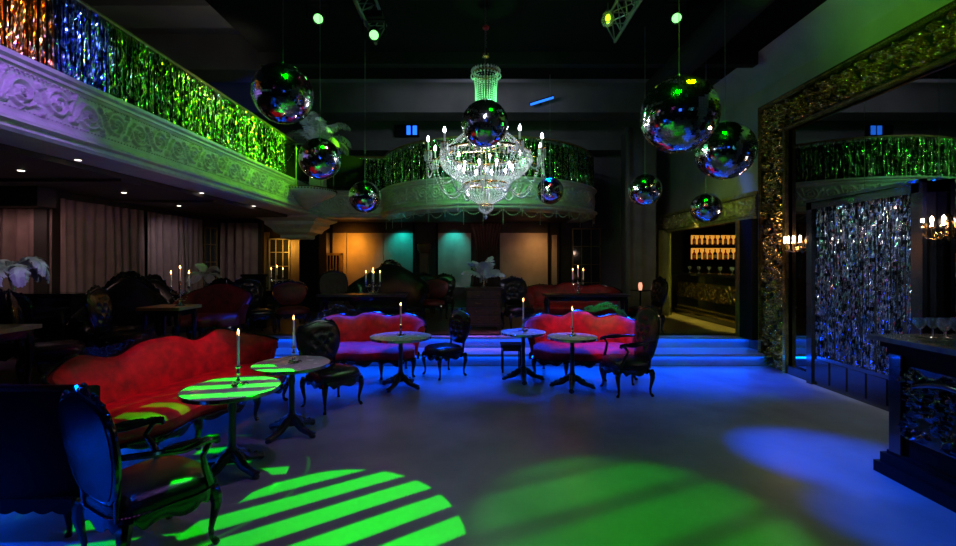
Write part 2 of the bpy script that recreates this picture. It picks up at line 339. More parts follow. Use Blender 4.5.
# carved relief tiles (height 0..1), periodic in u
def relief_tile(nu, nv, kind):
    U, V = np.meshgrid(np.arange(nu)/nu, np.linspace(0, 1, nv), indexing='ij'); H = np.zeros_like(U)
    def blob(x, y, r, h):
        nonlocal H
        for dx in (-1, 0, 1):
            d = np.sqrt((U-x-dx)**2+(V-y)**2); H = np.maximum(H, h*np.sqrt(np.clip(1-(d/r)**2, 0, 1)))
    rr = random.Random(kind)
    if kind == 1:                        # rinceau: one spiral with leaves
        for i in range(120):
            t = i/119; a = .6+t*4.1*PI*.9; r = .36*(1-t)**.8+.02
            x, y = .5+r*math.cos(a), .5+r*math.sin(a)
            blob(x, y, .035+.02*(1-t), .6+.3*t)
            if i % 9 == 0 and t < .8:
                for q in range(5): blob(x+.03*q*math.cos(a+.7), y+.03*q*math.sin(a+.7), .035-.004*q, .8-.1*q)
        for k in range(6): blob(.5+.06*math.cos(k*PI/3), .5+.06*math.sin(k*PI/3), .035, 1)
        for i in range(40):
            t = i/39; blob(.86+.3*t, .5+.36*math.sin(t*PI*1.0)*(1 if True else -1)-.12, .04, .6)
        for i in range(20): t = i/19; blob(-.08+.16*t, .16+.1*math.sin(t*6), .05, .7); blob(.0+.12*math.sin(t*5), .85-.1*t, .04, .6)
    else:                                # dense acanthus leaves
        for k in range(30):
            x, y, a = rr.random(), .1+.8*rr.random(), rr.random()*2*PI; cv = rr.uniform(-5, 5); L = rr.uniform(.2, .45)
            for i in range(16):
                t = i/15; x += math.cos(a)*L/16; y += math.sin(a)*L/16; a += cv/16
                if .04 < y < .96:
                    blob(x % 1, y, .03*(1-t*.6), .45+.55*math.sin(t*PI))
                    if i % 3 == 0:
                        for sgn in (-1, 1): blob((x+.045*math.cos(a+sgn*1.2)) % 1, min(.95, max(.05, y+.045*math.sin(a+sgn*1.2))), .026, .5)
        for k in range(5): blob(rr.random(), rr.uniform(.2, .8), .045, 1)
    return H
TILE1 = relief_tile(36, 34, 1); TILE2 = relief_tile(56, 56, 2); TILE1L = relief_tile(24, 22, 1); TILE2L = relief_tile(24, 20, 2)
def relief(mb, fn, length, tile, tl, flip=True):
    nu, nv = tile.shape; nt = max(1, round(length/tl)); tot = nt*nu+1
    A = np.zeros((tot, nv, 3))
    for i in range(tot):
        k, r = divmod(i, nu); col = tile[r]
        if flip and k % 2: col = col[::-1]
        for j in range(nv): A[i, j] = fn(i/(tot-1), j/(nv-1), col[j])
    return mb.grid(A)
def relief_path(mb, path, z0, z1, off, depth, tile, tl, step=.1):
    pts, L = resample(path, .02); fr = frames(pts); n = len(fr)-1
    def fn(u, v, h):
        x = u*n; i = min(int(x), n-1); t = x-i; p = fr[i][0].lerp(fr[i+1][0], t); nv = fr[i][1]
        o = off+depth*h
        return (p.x+nv.x*o, p.y+nv.y*o, z0+(z1-z0)*v)
    return relief(mb, fn, L, tile, tl)
def curl(mb, c, ax, up, r, w, turns=1.3, n=9, sgn=1):
    ax, up, c = Vector(ax), Vector(up), Vector(c); pts = []; rad = []
    for i in range(n):
        t = i/(n-1); a = turns*2*PI*t*sgn; q = r*(1-.8*t)
        pts.append(c+ax*math.cos(a)*q+up*math.sin(a)*q); rad.append(w*(1-.45*t))
    mb.tube(pts, rad, 5)
def carve(mb, path, size, seed=1, up=(0, 0, 1), dens=1.0, outv=None):
    r_ = random.Random(seed); pts = [Vector(p) for p in path]
    for i in range(len(pts)-1):
        a, b = pts[i], pts[i+1]; t = (b-a); L = t.length
        if L < 1e-6: continue
        t = t/L; k = max(1, int(L/size*1.1*dens))
        for q in range(k):
            p = a+t*L*(q+.5)/k; u = Vector(up); s = size*r_.uniform(.7, 1.25)
            curl(mb, p+u*s*.25, t, u, s*.55, s*.2, r_.uniform(.9, 1.5), 7, r_.choice((-1, 1)))
            mb.ball(p+u*s*r_.uniform(.2, .8)+t*s*r_.uniform(-.4, .4), s*.25, 6, 3)

# ------------------------------------------------------------------ the setting
st(MB().box(-3.65, 4.93, -1.2, 7.59, -.1, 0), 'floor', 'floor', smooth=False)
# steps of the stage with overhanging nosing
mb = MB(); mb.box(-3.65, 4.9, 7.62, 8.2, 0, .17); mb.box(-3.65, 4.9, 7.57, 8.2, .18, .2); mb.box(-3.65, 4.9, 7.565, 7.572, .158, .2)
st(mb, 'step', 'riser', smooth=False)
mb = MB(); mb.box(-3.95, 4.9, 8.16, 8.3, .2, .37); mb.box(-3.95, 4.9, 8.11, 8.5, .38, .4); mb.box(-3.95, 4.9, 8.105, 8.112, .358, .4)
st(mb, 'step', 'riser', smooth=False)
st(MB().box(-3.95, 4.9, 8.3, 13.6, 0, .4).box(4.9, 7.6, 7.9, 13.6, 0, .4), 'stage_floor', 'stagefloor', smooth=False)
mb = MB(); mb.box(-3.95, -3.68, -1.2, 8.2, 0, .17); mb.box(-3.95, -3.63, -1.2, 8.2, .18, .2)
st(mb, 'step', 'riser', smooth=False)
st(MB().box(-7.9, -3.98, -1.2, 13.6, 0, .37).box(-7.9, -3.93, -1.2, 13.6, .37, .4), 'platform_floor', 'stagefloor', smooth=False)
tag(MB().box(-3.6, 4.85, 7.585, 7.612, .166, .178).build('led_strip', 'led', smooth=False), 'blue light strip under the lower stage step', 'light strip')
tag(MB().box(-3.9, 4.85, 8.125, 8.152, .366, .378).build('led_strip', 'led', smooth=False), 'blue light strip under the upper stage step', 'light strip')
tag(MB().box(-3.675, -3.645, -.9, 7.5, .166, .178).build('led_strip', 'led', smooth=False), 'blue light strip under the step of the left platform', 'light strip')
# walls
st(MB().box(-7.9, 7.6, 13.5, 13.7, 0, 7.0), 'wall_back', 'upper', smooth=False)
st(MB().box(-8.0, -7.9, -1.2, 13.6, 0, 7.0), 'wall_left', 'wallcloth', smooth=False)
st(MB().box(-8.0, 7.6, -1.3, -1.2, 0, 7.0), 'wall_front', 'black', smooth=False)
mb = MB()                                # right wall: solid by the mirror, opening over the bar alcove, upper wall
mb.box(4.93, 5.1, -1.2, 8.2, 0, 5.25); mb.box(4.93, 5.1, 12.2, 13.6, 0, 5.25); mb.box(4.93, 5.1, 8.2, 12.2, 2.95, 5.25)
st(mb, 'wall_right', 'plaster', smooth=False)
mb = MB(); prof = [(4.6, 5.2), (4.93, 5.2), (4.93, 4.75), (4.88, 4.95), (4.78, 5.1)]
mb.loft([[(x, y, z) for x, z in prof] for y in (-1.2, 13.5)]); st(mb, 'trim_1', 'plaster')
# alcove
st(MB().box(7.4, 7.5, 7.9, 13.6, .4, 3.1).box(5.1, 7.5, 7.9, 8.0, .4, 3.1), 'wall_alcove', 'black', smooth=False)
st(MB().box(5.1, 7.5, 7.9, 13.6, 2.95, 3.1), 'ceiling_alcove', 'black', smooth=False)
# ceilings
st(MB().box(-3.6, 5.1, -1.2, 8.5, 5.2, 5.35), 'ceiling', 'ceil', smooth=False)
st(MB().box(-8, 7.6, -1.2, 13.6, 6.6, 6.75), 'ceiling', 'upper', smooth=False)
for i, (y, z) in enumerate([(5.5, 6.0), (7.3, 5.9), (9.6, 5.85), (11.6, 5.6)]):
    st(MB().box(-7.9, -3.6 if y < 8.5 else 4.9, y, y+.7, z, 6.6), 'beam', 'upper', smooth=False)
st(MB().box(-7.9, 7.6, 12.9, 13.5, 4.95, 5.25), 'beam', 'upper', smooth=False)
# grid seams and ducts on the black ceiling
for y in (2.6, 5.0, 7.4):
    st(MB().box(-3.6, 4.6, y, y+.15, 5.0, 5.2), 'beam', 'black', smooth=False)
mb = MB(); mb.tube([(3.3, -1, 4.95), (3.3, 8.4, 4.95)], .22, 16); st(mb, 'duct', 'black')

# balcony: straight left run, then a bow at the far end
bow = [(-4.2, -1.2), (-4.2, 11.4), (-4.1, 11.72), (-3.8, 11.85), (-2.55, 11.9)]
cx, cy, R = .28, 12.75, 2.9
for i in range(27):
    a = math.radians(196-i*(212/26)); bow.append((cx+R*math.cos(a), cy+R*math.sin(a)*-1)) if False else None
arc = []
for i in range(29):
    a = math.radians(197+i*(146/28)); arc.append((cx+R*math.cos(a), cy+R*math.sin(a)))
bow += arc; bow += [(3.1, 12.6), (3.12, 13.5)]
path, PL = resample(bow, .12)
prof = [(-.5, 2.92), (.02, 2.92), (.05, 2.95), (.05, 2.99), (.1, 3.01), (.1, 3.04), (.04, 3.06), (.02, 3.1), (.02, 3.13), (-.5, 3.13)]
mb = MB(); sweep(mb, path, prof); st(mb, 'trim_2', 'fascia', ang=25)
prof = [(-.5, 3.5), (.015, 3.5), (.03, 3.53), (.05, 3.53), (.05, 3.56), (.09, 3.58), (.09, 3.62), (-.5, 3.62)]
mb = MB(); sweep(mb, path, prof)
nb = int(PL/.045); pts, _ = resample(bow, .045)
for p, nv in frames(pts):                # bead mouldings
    if p.y < 3.4: continue
    for z in (3.49, 3.145):
        mb.octa((p.x+nv.x*.022, p.y+nv.y*.022, z), .014)
st(mb, 'trim_3', 'fascia', ang=25)
mb = MB(); sweep(mb, path, [(-.5, 3.12), (0, 3.12), (0, 3.51), (-.5, 3.51)]); st(mb, 'balcony_front', 'fascia')
mb = MB(); relief_path(mb, [(-4.2, 2.9), (-4.2, 11.4)], 3.14, 3.5, .002, .065, TILE1, .36); st(mb, 'trim_4', 'fascia', ang=80)
mb = MB(); relief_path(mb, bow[2:], 3.14, 3.5, .002, .055, TILE1L, .36); st(mb, 'trim_5', 'fascia', ang=80)
# balcony slab and soffit
mb = MB()
poly = [(-7.9, -1.2)]+[(p.x-.02 if p.x < -4 else p.x, p.y) for p in path]+[(-7.9, 13.5)]
n = len(poly); mb.add([(x, y, 2.93) for x, y in poly]+[(x, y, 3.12) for x, y in poly], [tuple(range(n)), tuple(range(2*n-1, n-1, -1))]+[(i, (i+1) % n, n+(i+1) % n, n+i) for i in range(n)])
st(mb, 'balcony_floor', mat('brown_soffit', (.07, .05, .04), .6, var=.3, vscale=3), smooth=False)
for y in (3.2, 6.0, 8.1): st(MB().box(-7.9, -4.75, y, y+.35, 2.82, 2.93), 'beam', MATS['brown_soffit'], smooth=False)
st(MB().box(-7.9, -4.72, -1.2, 11.9, 2.86, 2.93), 'trim_6', MATS['brown_soffit'], smooth=False)
# small ceiling lamps under the balcony
for px, py, txt in [(78, 160, 'nearest the balcony edge'), (21, 171, 'farthest left'), (124, 193, 'above the taupe curtain'), (197, 193, 'near the green lit cornice'), (179, 206, 'left of the cornice, lowest pair'), (243, 206, 'nearest the corner pier')]:
    d = 1.1*F/(HY-py); p = P(px, py, d); z = 2.86
    hit = p.x < -4.74
    if not hit: d = 1.172*F/(HY-py); p = P(px, py, d); z = 2.929; p.x = max(p.x, -4.69)
    mb = MB(); mb.lathe([(.03, 0), (.035, -.008), (.028, -.012)], (0, 0, 0), 12)
    t = thing('ceiling_lamp', 'tiny white lamp in the dark balcony soffit, '+txt, 'lamp', (p.x, p.y, z), 0, 'tiny lamps under the left balcony')
    mb.build('lens', 'downlight', t)
    mb = MB(); mb.lathe([(.05, 0), (.05, -.006), (.036, -.006), (.036, 0)], (0, 0, 0), 12); mb.build('bezel', 'steel', t)

# handrail above the tinsel and its posts
rail = [(p.x, p.y) for p in path]
mb = MB(); sweep(mb, path, [(-.1, 4.5), (-.02, 4.5), (-.01, 4.52), (-.02, 4.54), (-.1, 4.54)]); 
hr = st(mb, 'balcony_handrail', 'gilt')
for i, (p, nv) in enumerate(frames(path)):
    if i % 9 == 0 and p.y > 1: MB().tube([(p.x-nv.x*.08, p.y-nv.y*.08, 3.62), (p.x-nv.x*.08, p.y-nv.y*.08, 4.5)], .012, 6).build('railing_post', 'iron', hr)

def tinsel(path, z0, z1, spacing, m, seed, label, wd=.008, seglen=.034, spread=.05, dens=1.0, loose=0):
    r_ = random.Random(seed); pts, L = resample(path, spacing); mb = MB()
    for p, nv in frames(pts):
        for rep in range(2):
            x = p.x+nv.x*r_.uniform(-spread, 0)+r_.uniform(-.01, .01); y = p.y+nv.y*r_.uniform(-spread, 0)+r_.uniform(-.01, .01)
            base = math.atan2(-nv.x, nv.y); k = int((z1-z0)/seglen); yaw = base+r_.uniform(-.8, .8); o = len(mb.v)
            drop = z0+abs(r_.gauss(0, .03))+loose*r_.random()
            for i in range(k+1):
                z = z1+(drop-z1)*i/k; yaw += r_.uniform(-1.0, 1.0); yaw = base+max(-1.3, min(1.3, yaw-base))
                hw = wd*r_.uniform(.7, 1.1); x += r_.uniform(-.002, .002); y += r_.uniform(-.002, .002)
                tx, ty = math.cos(yaw)*hw, math.sin(yaw)*hw; q = r_.uniform(-.006, .006)
                mb.v.append((x-tx, y-ty, z)); mb.v.append((x+tx, y+ty, z+q))
            for i in range(k):
                a = o+2*i; mb.f.append((a, a+1, a+3, a+2)); mb.mi.append(0)
    t = mb.build('tinsel_curtain', m, smooth=False)
    return tag(t, label, 'curtain')
# dark backing cloth behind the tinsel
mb = MB(); sweep(mb, [q for q in path if -1.1 < q.y < 13.4 and not (q.x < -3 and q.y > 9.9)], [(-.14, 3.62), (-.125, 3.62), (-.125, 4.46), (-.14, 4.46)]); st(mb, 'backing_cloth', 'black')
tinsel([(-4.22, 2.9), (-4.22, 4.5)], 3.6, 4.5, .02, 'tgoldlit', 1, 'gold and orange lit tinsel curtain on the near left balcony')
tinsel([(-4.22, 4.52), (-4.22, 5.15)], 3.6, 4.5, .02, 'tbluelit', 2, 'blue lit tinsel curtain between the gold and green ones on the left balcony')
tinsel([(-4.22, 5.17), (-4.22, 6.4)], 3.6, 4.5, .02, 'tgreenlit', 3, 'bright green lit tinsel curtain next to the blue lit one')
tinsel([(-4.22, 6.42), (-4.22, 9.9)], 3.6, 4.5, .022, 'tgreenlit', 4, 'long green and teal lit tinsel curtain on the far part of the left balcony')
tinsel([(-3.1, 11.87), (-2.58, 11.92)]+arc[:6], 3.6, 4.5, .028, 'tgreenlit', 5, 'green lit tinsel curtain behind the small mirror ball left of the chandelier')
tinsel(arc[5:17], 3.6, 4.5, .028, 'tgreenlit', 6, 'green and gold lit tinsel on the bowed balcony behind the chandelier')
tinsel(arc[16:], 3.6, 4.5, .028, 'tgreenlit', 8, 'green lit tinsel curtain at the right end of the bowed balcony', loose=.12)

# bead swags under the bow
mb = MB(); pts, L = resample(arc[2:], .42); fr = frames(pts)
r_ = random.Random(3)
for i in range(len(fr)-1):
    a, na = fr[i]; b, nb_ = fr[i+1]; dr = r_.uniform(.12, .2)
    for k in range(13):
        t = k/12; p = a.lerp(b, t); nv = na; z = 2.93-dr*4*t*(1-t)
        mb.octa((p.x+nv.x*.03, p.y+nv.y*.03, z), .016)
    for k in range(r_.choice((7, 11, 14))): mb.octa((a.x+na.x*.03, a.y+na.y*.03, 2.92-.026*k), .009, .013)
    mb.octa((a.x+na.x*.03, a.y+na.y*.03, 2.88), .02)
t = mb.build('bead_garland', 'crystaldim', smooth=False); tag(t, 'glass bead swags hanging under the bowed green balcony', 'garland')

# ------------------------------------------------------------------ curtains and far wall
def curtain(name, a, b, z0, z1, m, label, amp=.09, fold=.19, seed=1, taper=0):
    r_ = random.Random(seed); A, B = Vector(a), Vector(b); L = (B-A).length; t = (B-A)/L; nv = Vector((t.y, -t.x)); n = int(L/.02)
    ph = 0; xs = []
    for i in range(n+1): xs.append(ph); ph += 2*PI*.02/fold*r_.uniform(.6, 1.4)
    amps = [amp*(.7+.5*math.sin(i*.07+seed)) for i in range(n+1)]
    G = np.zeros((n+1, 9, 3))
    for i in range(n+1):
        for j in range(9):
            v = j/8; o = math.sin(xs[i])*amps[i]*(1-.4*v)+.02*math.sin(i*.15+v*2); sh = taper*(math.sin(PI*min(1, v*1.3)))*(i/n-.5)*-1
            p = A+t*(L*i/n+sh*L)+nv*o; G[i, j] = (p.x, p.y, z0+(z1-z0)*v)
    mb = MB(); mb.grid(G)
    for j in (0,):
        pass
    o = mb.build(name, m); md = o.modifiers.new('thickness', 'SOLIDIFY'); md.thickness = .008
    return tag(o, label, 'curtain')
curtain('curtain', (-7.5, 6.95), (-6.55, 6.95), .4, 2.57, 'curtain', 'brownish curtain farthest left, beside the large white plume', seed=2)
curtain('curtain', (-6.5, 7.0), (-6.5, 8.8), .4, 2.74, 'curtain', 'wide taupe pleated curtain in the middle of the left wall', seed=3)
curtain('curtain', (-6.5, 8.85), (-6.5, 10.6), .4, 2.74, 'curtain', 'greyish pleated curtain to the left of the dark narrow window', seed=5)
curtain('curtain', (-6.85, 11.55), (-5.65, 11.55), .4, 2.75, 'curtain', 'dim pleated curtain behind the small grey plume', seed=7)
st(MB().box(-6.8, -6.6, 6.9, 11.4, .4, 2.93), 'wall_left_inner', 'wallcloth', smooth=False)
st(MB().box(-7.9, -5.6, 11.65, 11.8, .4, 2.93), 'wall_left_back', 'wallcloth', smooth=False)
st(MB().box(-7.9, -6.45, 6.6, 6.9, 2.57, 2.9), 'beam', MATS['brown_soffit'], smooth=False)
def grid_window(name, c, wdt, hgt, nx, nz, label=None, axis='x'):
    x, y, z = c; mb = MB(); e = .035
    def bx(u0, u1, z0, z1, y0, y1):
        if axis == 'x': mb.box(x+u0, x+u1, y+y0, y+y1, z+z0, z+z1)
        else: mb.box(x+y0, x+y1, y+u0, y+u1, z+z0, z+z1)
    bx(0, e, 0, hgt, -.03, .03); bx(wdt-e, wdt, 0, hgt, -.03, .03); bx(0, wdt, 0, e, -.03, .03); bx(0, wdt, hgt-e, hgt, -.03, .03)
    for i in range(1, nx): bx(wdt*i/nx-.01, wdt*i/nx+.01, 0, hgt, -.02, .02)
    for i in range(1, nz): bx(0, wdt, hgt*i/nz-.01, hgt*i/nz+.01, -.02, .02)
    o = st(mb, name, 'gilt' if label == 'g' else 'fascia', smooth=False)
    mb = MB(); x0, y0 = (x, y)
    if axis == 'x': mb.box(x, x+wdt, y, y+.008, z, z+hgt)
    else: mb.box(x, x+.008, y, y+wdt, z, z+hgt)
    p = mb.build('pane', 'windowglass', o, smooth=False)
    return o
grid_window('window_1', (-6.55, 10.75, .9), .55, 1.7, 2, 4, 'g', 'y')
grid_window('window_2', (P(269, 0, 13.35).x, 13.35, .8), .62, 1.65, 3, 4)
grid_window('window_3', (P(572, 0, 13.35).x, 13.35, .6), .85, 2.15, 3, 4, 'g')
# far wall dado: dark wall cloth under the balcony and coloured panels
st(MB().box(-7.9, 3.1, 13.46, 13.5, .4, 2.93), 'wall_far_lower', 'wallcloth', smooth=False)
def panel(px0, px1, label, z0=1.0, py=233, y=13.38):
    a = P(px0, py, y); b = P(px1, py, y); mb = MB(); n = 24; G = np.zeros((n+1, 5, 3))
    for i in range(n+1):
        for j in range(5): G[i, j] = (a.x+(b.x-a.x)*i/n, y+.002*math.sin(i*1.3), z0+(a.z-z0)*j/4)
    mb.grid(G); mb.box(a.x, b.x, y+.03, y+.075, z0, a.z)
    o = mb.build('wall_panel', 'panel'); return tag(o, label, 'panel')
panel(262, 268.5, 'narrow yellow lit wall panel left of the white lattice window', py=232)
panel(290, 301, 'tall yellow lit panel between the lattice window and the dark pier', py=234)
panel(313, 346, 'orange lit fabric panel behind the gilt mirror')
panel(347, 383, 'bright orange lit fabric panel over the arched dark settee')
panel(383.6, 415, 'fabric panel with turquoise light along its top, left of the gap')
panel(438, 471, 'pinkish fabric panel with turquoise light along its top')
panel(500, 548, 'golden pink fabric panel right of the dark drape')
panel(552, 557, 'thin pink fabric strip between dark posts', py=235)
for px in (331, 414, 437, 549, 560): 
    p = P(px, 0, 13.3); st(MB().box(p.x-.03, p.x+.03, 13.28, 13.36, .4, 2.9), 'pillar', 'black', smooth=False)
# gap with small lit pedestal between the turquoise panels
p = P(420, 0, 13.2)
t = thing('pedestal', 'small pale capital on a brown post in the gap between turquoise panels', 'pedestal', (p.x+.12, 13.2, .4))
MB().box(-.12, .12, -.1, .1, 0, 1.6).build('post', 'oak', t, smooth=False)
MB().lathe([(.12, 1.6), (.2, 1.72), (.22, 1.85), (.16, 1.9)], (0, 0, 0), 16).build('capital', 'oak', t)
# gilt mirror in the alcove
a = P(320, 253, 13.2); b = P(342, 290, 13.2)
t = thing('gilt_mirror', 'tall gilt framed mirror on the orange wall beside the dark pier', 'mirror', (a.x, 13.28, .9))
wd, hg = b.x-a.x, a.z-.9
mb = MB()
for x0, x1, z0, z1 in ((0, .07, 0, hg), (wd-.07, wd, 0, hg), (0, wd, 0, .07), (0, wd, hg-.07, hg)): mb.box(x0, x1, -.04, .04, z0, z1)
for k in range(6): mb.box(.1+(wd-.2)*k/5-.012, .1+(wd-.2)*k/5+.012, -.03, .03, hg*.2, hg)
mb.build('frame', 'gilt', t, smooth=False); MB().box(.05, wd-.05, -.005, .01, .05, hg-.05).build('glass', 'mirror', t, smooth=False)

# dark drape behind the chest, tied
mb = MB(); n = 60; G = np.zeros((n+1, 13, 3)); c = P(486, 0, 12.9)
for i in range(n+1):
    for j in range(13):
        v = j/12; wq = .42-.16*math.sin(PI*min(1, (1-v)*1.4))+.03; G[i, j] = (c.x+(i/n-.5)*2*wq, 12.9+.05*math.sin(i*.9+v), .4+2.45*v)
mb.grid(G); o = mb.build('drape', 'drape'); md = o.modifiers.new('thickness', 'SOLIDIFY'); md.thickness = .01
tag(o, 'dark brown drape gathered behind the white plume on the chest', 'drape')
# pier with capital under the balcony corner
p = P(311, 0, 12.3)
st(MB().box(p.x-.28, p.x+.25, 12.2, 12.8, .4, 2.93), 'pillar', 'black', smooth=False)
mb = MB(); cx_, cy_ = -4.75, 11.95
lv = [(.3, 2.35), (.34, 2.38), (.34, 2.45), (.46, 2.52), (.5, 2.6), (.62, 2.7), (.62, 2.78), (.78, 2.86), (.78, 2.925)]
mb.loft([[(cx_-r, cy_-r, z), (cx_+r, cy_-r, z), (cx_+r, cy_+r, z), (cx_-r, cy_+r, z)] for r, z in lv]); st(mb, 'trim_7', 'fascia', smooth=False)
# right side: piers, curtains, alcove opening surround
st(MB().box(3.9, 4.3, 11.8, 12.3, .4, 5.2), 'pillar', 'upper', smooth=False)
curtain('curtain', (3.55, 10.9), (4.3, 10.9), .4, 5.0, mat('grey_curtain_cloth', (.10, .09, .09), .85, var=.3, vscale=4), 'tall grey curtain hanging at the right rear corner of the stage', seed=9, fold=.3)
curtain('curtain', (4.55, 11.4), (4.9, 11.4), .4, 2.55, mat('olive_curtain_cloth', (.20, .20, .07), .8, var=.4, vscale=4), 'olive green curtain at the left side of the bar opening', seed=11)
mb = MB(); mb.box(4.78, 4.93, 7.75, 12.2, 2.5, 2.97)
st(mb, 'beam', 'wallcloth', smooth=False)
mb = MB(); relief(mb, lambda u, v, h: (4.778-.035*h, 7.75+4.45*u, 2.56+.34*v), 4.45, TILE2, .42)
st(mb, 'trim_8', mat('tarnished_gilding', (.36, .33, .12), .42, metal=.6, var=.5, vscale=12), ang=80)
mb = MB(); mb.box(4.74, 4.79, 7.75, 12.2, 2.5, 2.545); mb.box(4.74, 4.79, 7.75, 12.2, 2.91, 2.97); st(mb, 'trim_9', MATS['tarnished_gilding'], smooth=False)
st(MB().box(4.72, 4.93, 7.78, 8.2, .4, 2.5), 'pillar', 'black', smooth=False)
mb = MB(); mb.box(4.68, 4.72, 8.14, 8.2, .4, 2.5); st(mb, 'trim_10', 'gilt', smooth=False)
# ------------------------------------------------------------------ the big gilt framed wall mirror
X = 4.93
t = thing('wall_mirror', 'huge dark mirror in a carved gilt frame covering the right wall', 'mirror', (X, 5.4, 0))
T = Matrix.Translation((-X, -5.4, 0))
def ob(mbx): mbx.v = [(a-X, b-5.4, c) for a, b, c in mbx.v]; return mbx
mb = MB(); mb.box(4.905, 4.93, 2.6, 7.1, .12, 3.84); ob(mb).build('mirror_glass', 'mirror', t, smooth=False)
mb = MB()
relief(mb, lambda u, v, h: (4.87-.09*h if h > .05 else 4.9, 7.66-.50*v, .02+4.25*u), 4.2, TILE2, .5)
relief(mb, lambda u, v, h: (4.87-.09*h if h > .05 else 4.9, 7.66-5.0*u, 4.31-.43*v), 5.0, TILE2, .47)
ob(mb).build('carved_frame', 'gold', t, ang=80)
mb = MB()
mb.box(4.875, 4.93, 7.08, 7.74, 0, 4.39); mb.box(4.875, 4.93, 2.6, 7.74, 3.82, 4.39)
ob(mb).build('frame_backing', 'black', t, smooth=False)
mb = MB()
def fm(y0, y1, z0, z1, x): mb.box(x, 4.93, y0, y1, z0, z1)
fm(7.66, 7.74, 0, 4.39, 4.80); fm(2.6, 7.74, 4.31, 4.39, 4.80); fm(7.08, 7.14, 0, 3.86, 4.82); fm(2.6, 7.14, 3.82, 3.87, 4.82)
for k in range(150): y = 7.7-k*.034; mb.octa((4.79, y, 4.35), .014)
for k in range(128): mb.octa((4.79, 7.70, .02+k*.034), .014)
for k in range(150): y = 7.1-k*.03; mb.octa((4.81, y, 3.845), .011)
for k in range(128): mb.octa((4.81, 7.11, .02+k*.03), .011)
ob(mb).build('beaded_moulding', 'gold', t, smooth=False)
mb = MB(); mb.box(4.84, 4.93, 2.6, 7.1, 0, .13); ob(mb).build('plinth', 'lacquer', t, smooth=False)
# door frame with the silver tinsel in front of the mirror
t = thing('tinsel_doorway', 'dark door frame around the silver tinsel in front of the wall mirror', 'doorway', (4.86, 5.7, .0))
def ob2(mbx): mbx.v = [(a-4.86, b-5.7, c) for a, b, c in mbx.v]; return mbx
mb = MB(); mb.box(4.76, 4.9, 4.82, 4.96, 0, 2.62); mb.box(4.76, 4.9, 6.44, 6.54, 0, 2.62); mb.box(4.76, 4.9, 4.82, 6.54, 2.5, 2.62)
mb.box(4.73, 4.78, 4.80, 4.84, 0, 2.64); mb.box(4.73, 4.78, 4.80, 6.56, 2.6, 2.64)
ob2(mb).build('frame', 'lacquer', t, smooth=False)
mb = MB(); mb.box(4.80, 4.86, 4.96, 6.44, 0, .42)
for k in range(5): mb.box(4.785, 4.80, 5.0+k*.29, 5.25+k*.29, .06, .37)
ob2(mb).build('kick_panel', 'lacquer', t, smooth=False)
mb = MB(); mb.box(4.84, 4.86, 4.96, 6.44, .42, 2.5); ob2(mb).build('leaf', 'black', t, smooth=False)
tinsel([(4.80, 4.98), (4.80, 6.43)][::-1] and [(4.815, 6.43), (4.815, 4.98)], .40, 2.5, .013, 'tsilver', 12, 'silver tinsel curtain filling the dark doorway on the mirror wall', wd=.009, spread=.035)

# sconces
def sconce(px, py, d, x, label, nb=4):
    p = P(px, py, d); t = thing('wall_sconce', label, 'sconce', (x, d, p.z), 0, 'candle sconces on the mirror wall')
    mb = MB(); mb.lathe([(.0, -.2), (.03, -.18), (.05, -.05), (.03, .06), (.0, .1)], (0, 0, 0), 10); mb.build('backplate', 'brass', t)
    for k in range(nb):
        y = (k-(nb-1)/2)*.11; ox = -.12-.05*math.cos(y*6)
        mb = MB(); mb.tube([(0, 0, -.1), (ox*.5, y*.5, -.18), (ox*.95, y, -.15), (ox, y, -.06)], [.009, .009, .008, .008], 6)
        mb.lathe([(.008, -.07), (.03, -.05), (.026, -.04)], (ox, y, 0), 10); curl(mb, (ox*.5, y*.5, -.13), (0, 1, 0), (0, 0, 1), .03, .006)
        a = mb.build('arm', 'brass', t)
        mb = MB(); mb.lathe([(.01, -.045), (.01, .0), (.016, .02), (.013, .04), (.002, .062)], (ox, y, 0), 10); mb.build('bulb', 'warmbulb', a)
    point('sconce_light', (x-.25, d, p.z+.02), (1, .62, .45), 5, .05)
sconce(803, 240, 6.82, 4.90, 'gilt four-light sconce between the mirror frame and the silver tinsel')
sconce(947, 222, 4.70, 4.90, 'gilt sconce right of the tinsel doorway at the picture edge', 3)

# ------------------------------------------------------------------ corner balconette with plume
c = Vector((-4.02, 10.6, 3.42))
t = thing('corner_balconette', 'small round gilt rimmed balconette at the corner of the two balconies', 'balconette', c)
mb = MB(); mb.lathe([(.05, -.42), (.2, -.3), (.45, -.16), (.62, -.1), (.66, -.04), (.66, 0), (.05, .0)], (0, 0, 0), 40); mb.build('floor_disc', 'fascia', t)
mb = MB()
for k in range(64): a = 2*PI*k/64; mb.octa((.67*math.cos(a), .67*math.sin(a), -.02), .022)
mb.tube([(.66*math.cos(2*PI*k/40), .66*math.sin(2*PI*k/40), .02) for k in range(40)], .014, 6, close=True); mb.build('beaded_rim', 'gold', t, smooth=False)
mb = MB(); mb.tube([(.6*math.cos(2*PI*k/40), .6*math.sin(2*PI*k/40), .95) for k in range(40)], .015, 6, close=True); mb.build('handrail', 'steel', t)
for k in range(7):
    a = 2*PI*k/7+.2; MB().tube([(.6*math.cos(a), .6*math.sin(a), .0), (.6*math.cos(a), .6*math.sin(a), .95)], .012, 6).build('post', 'steel', t)
mb = MB()
for k in range(7):
    a0 = 2*PI*k/7+.2; a1 = a0+2*PI/7
    for i in range(17):
        q = i/16; a = a0+(a1-a0)*q; mb.octa((.6*math.cos(a), .6*math.sin(a), .92-.35*4*q*(1-q)), .012)
mb.build('bead_swag', 'crystaldim', t, smooth=False)
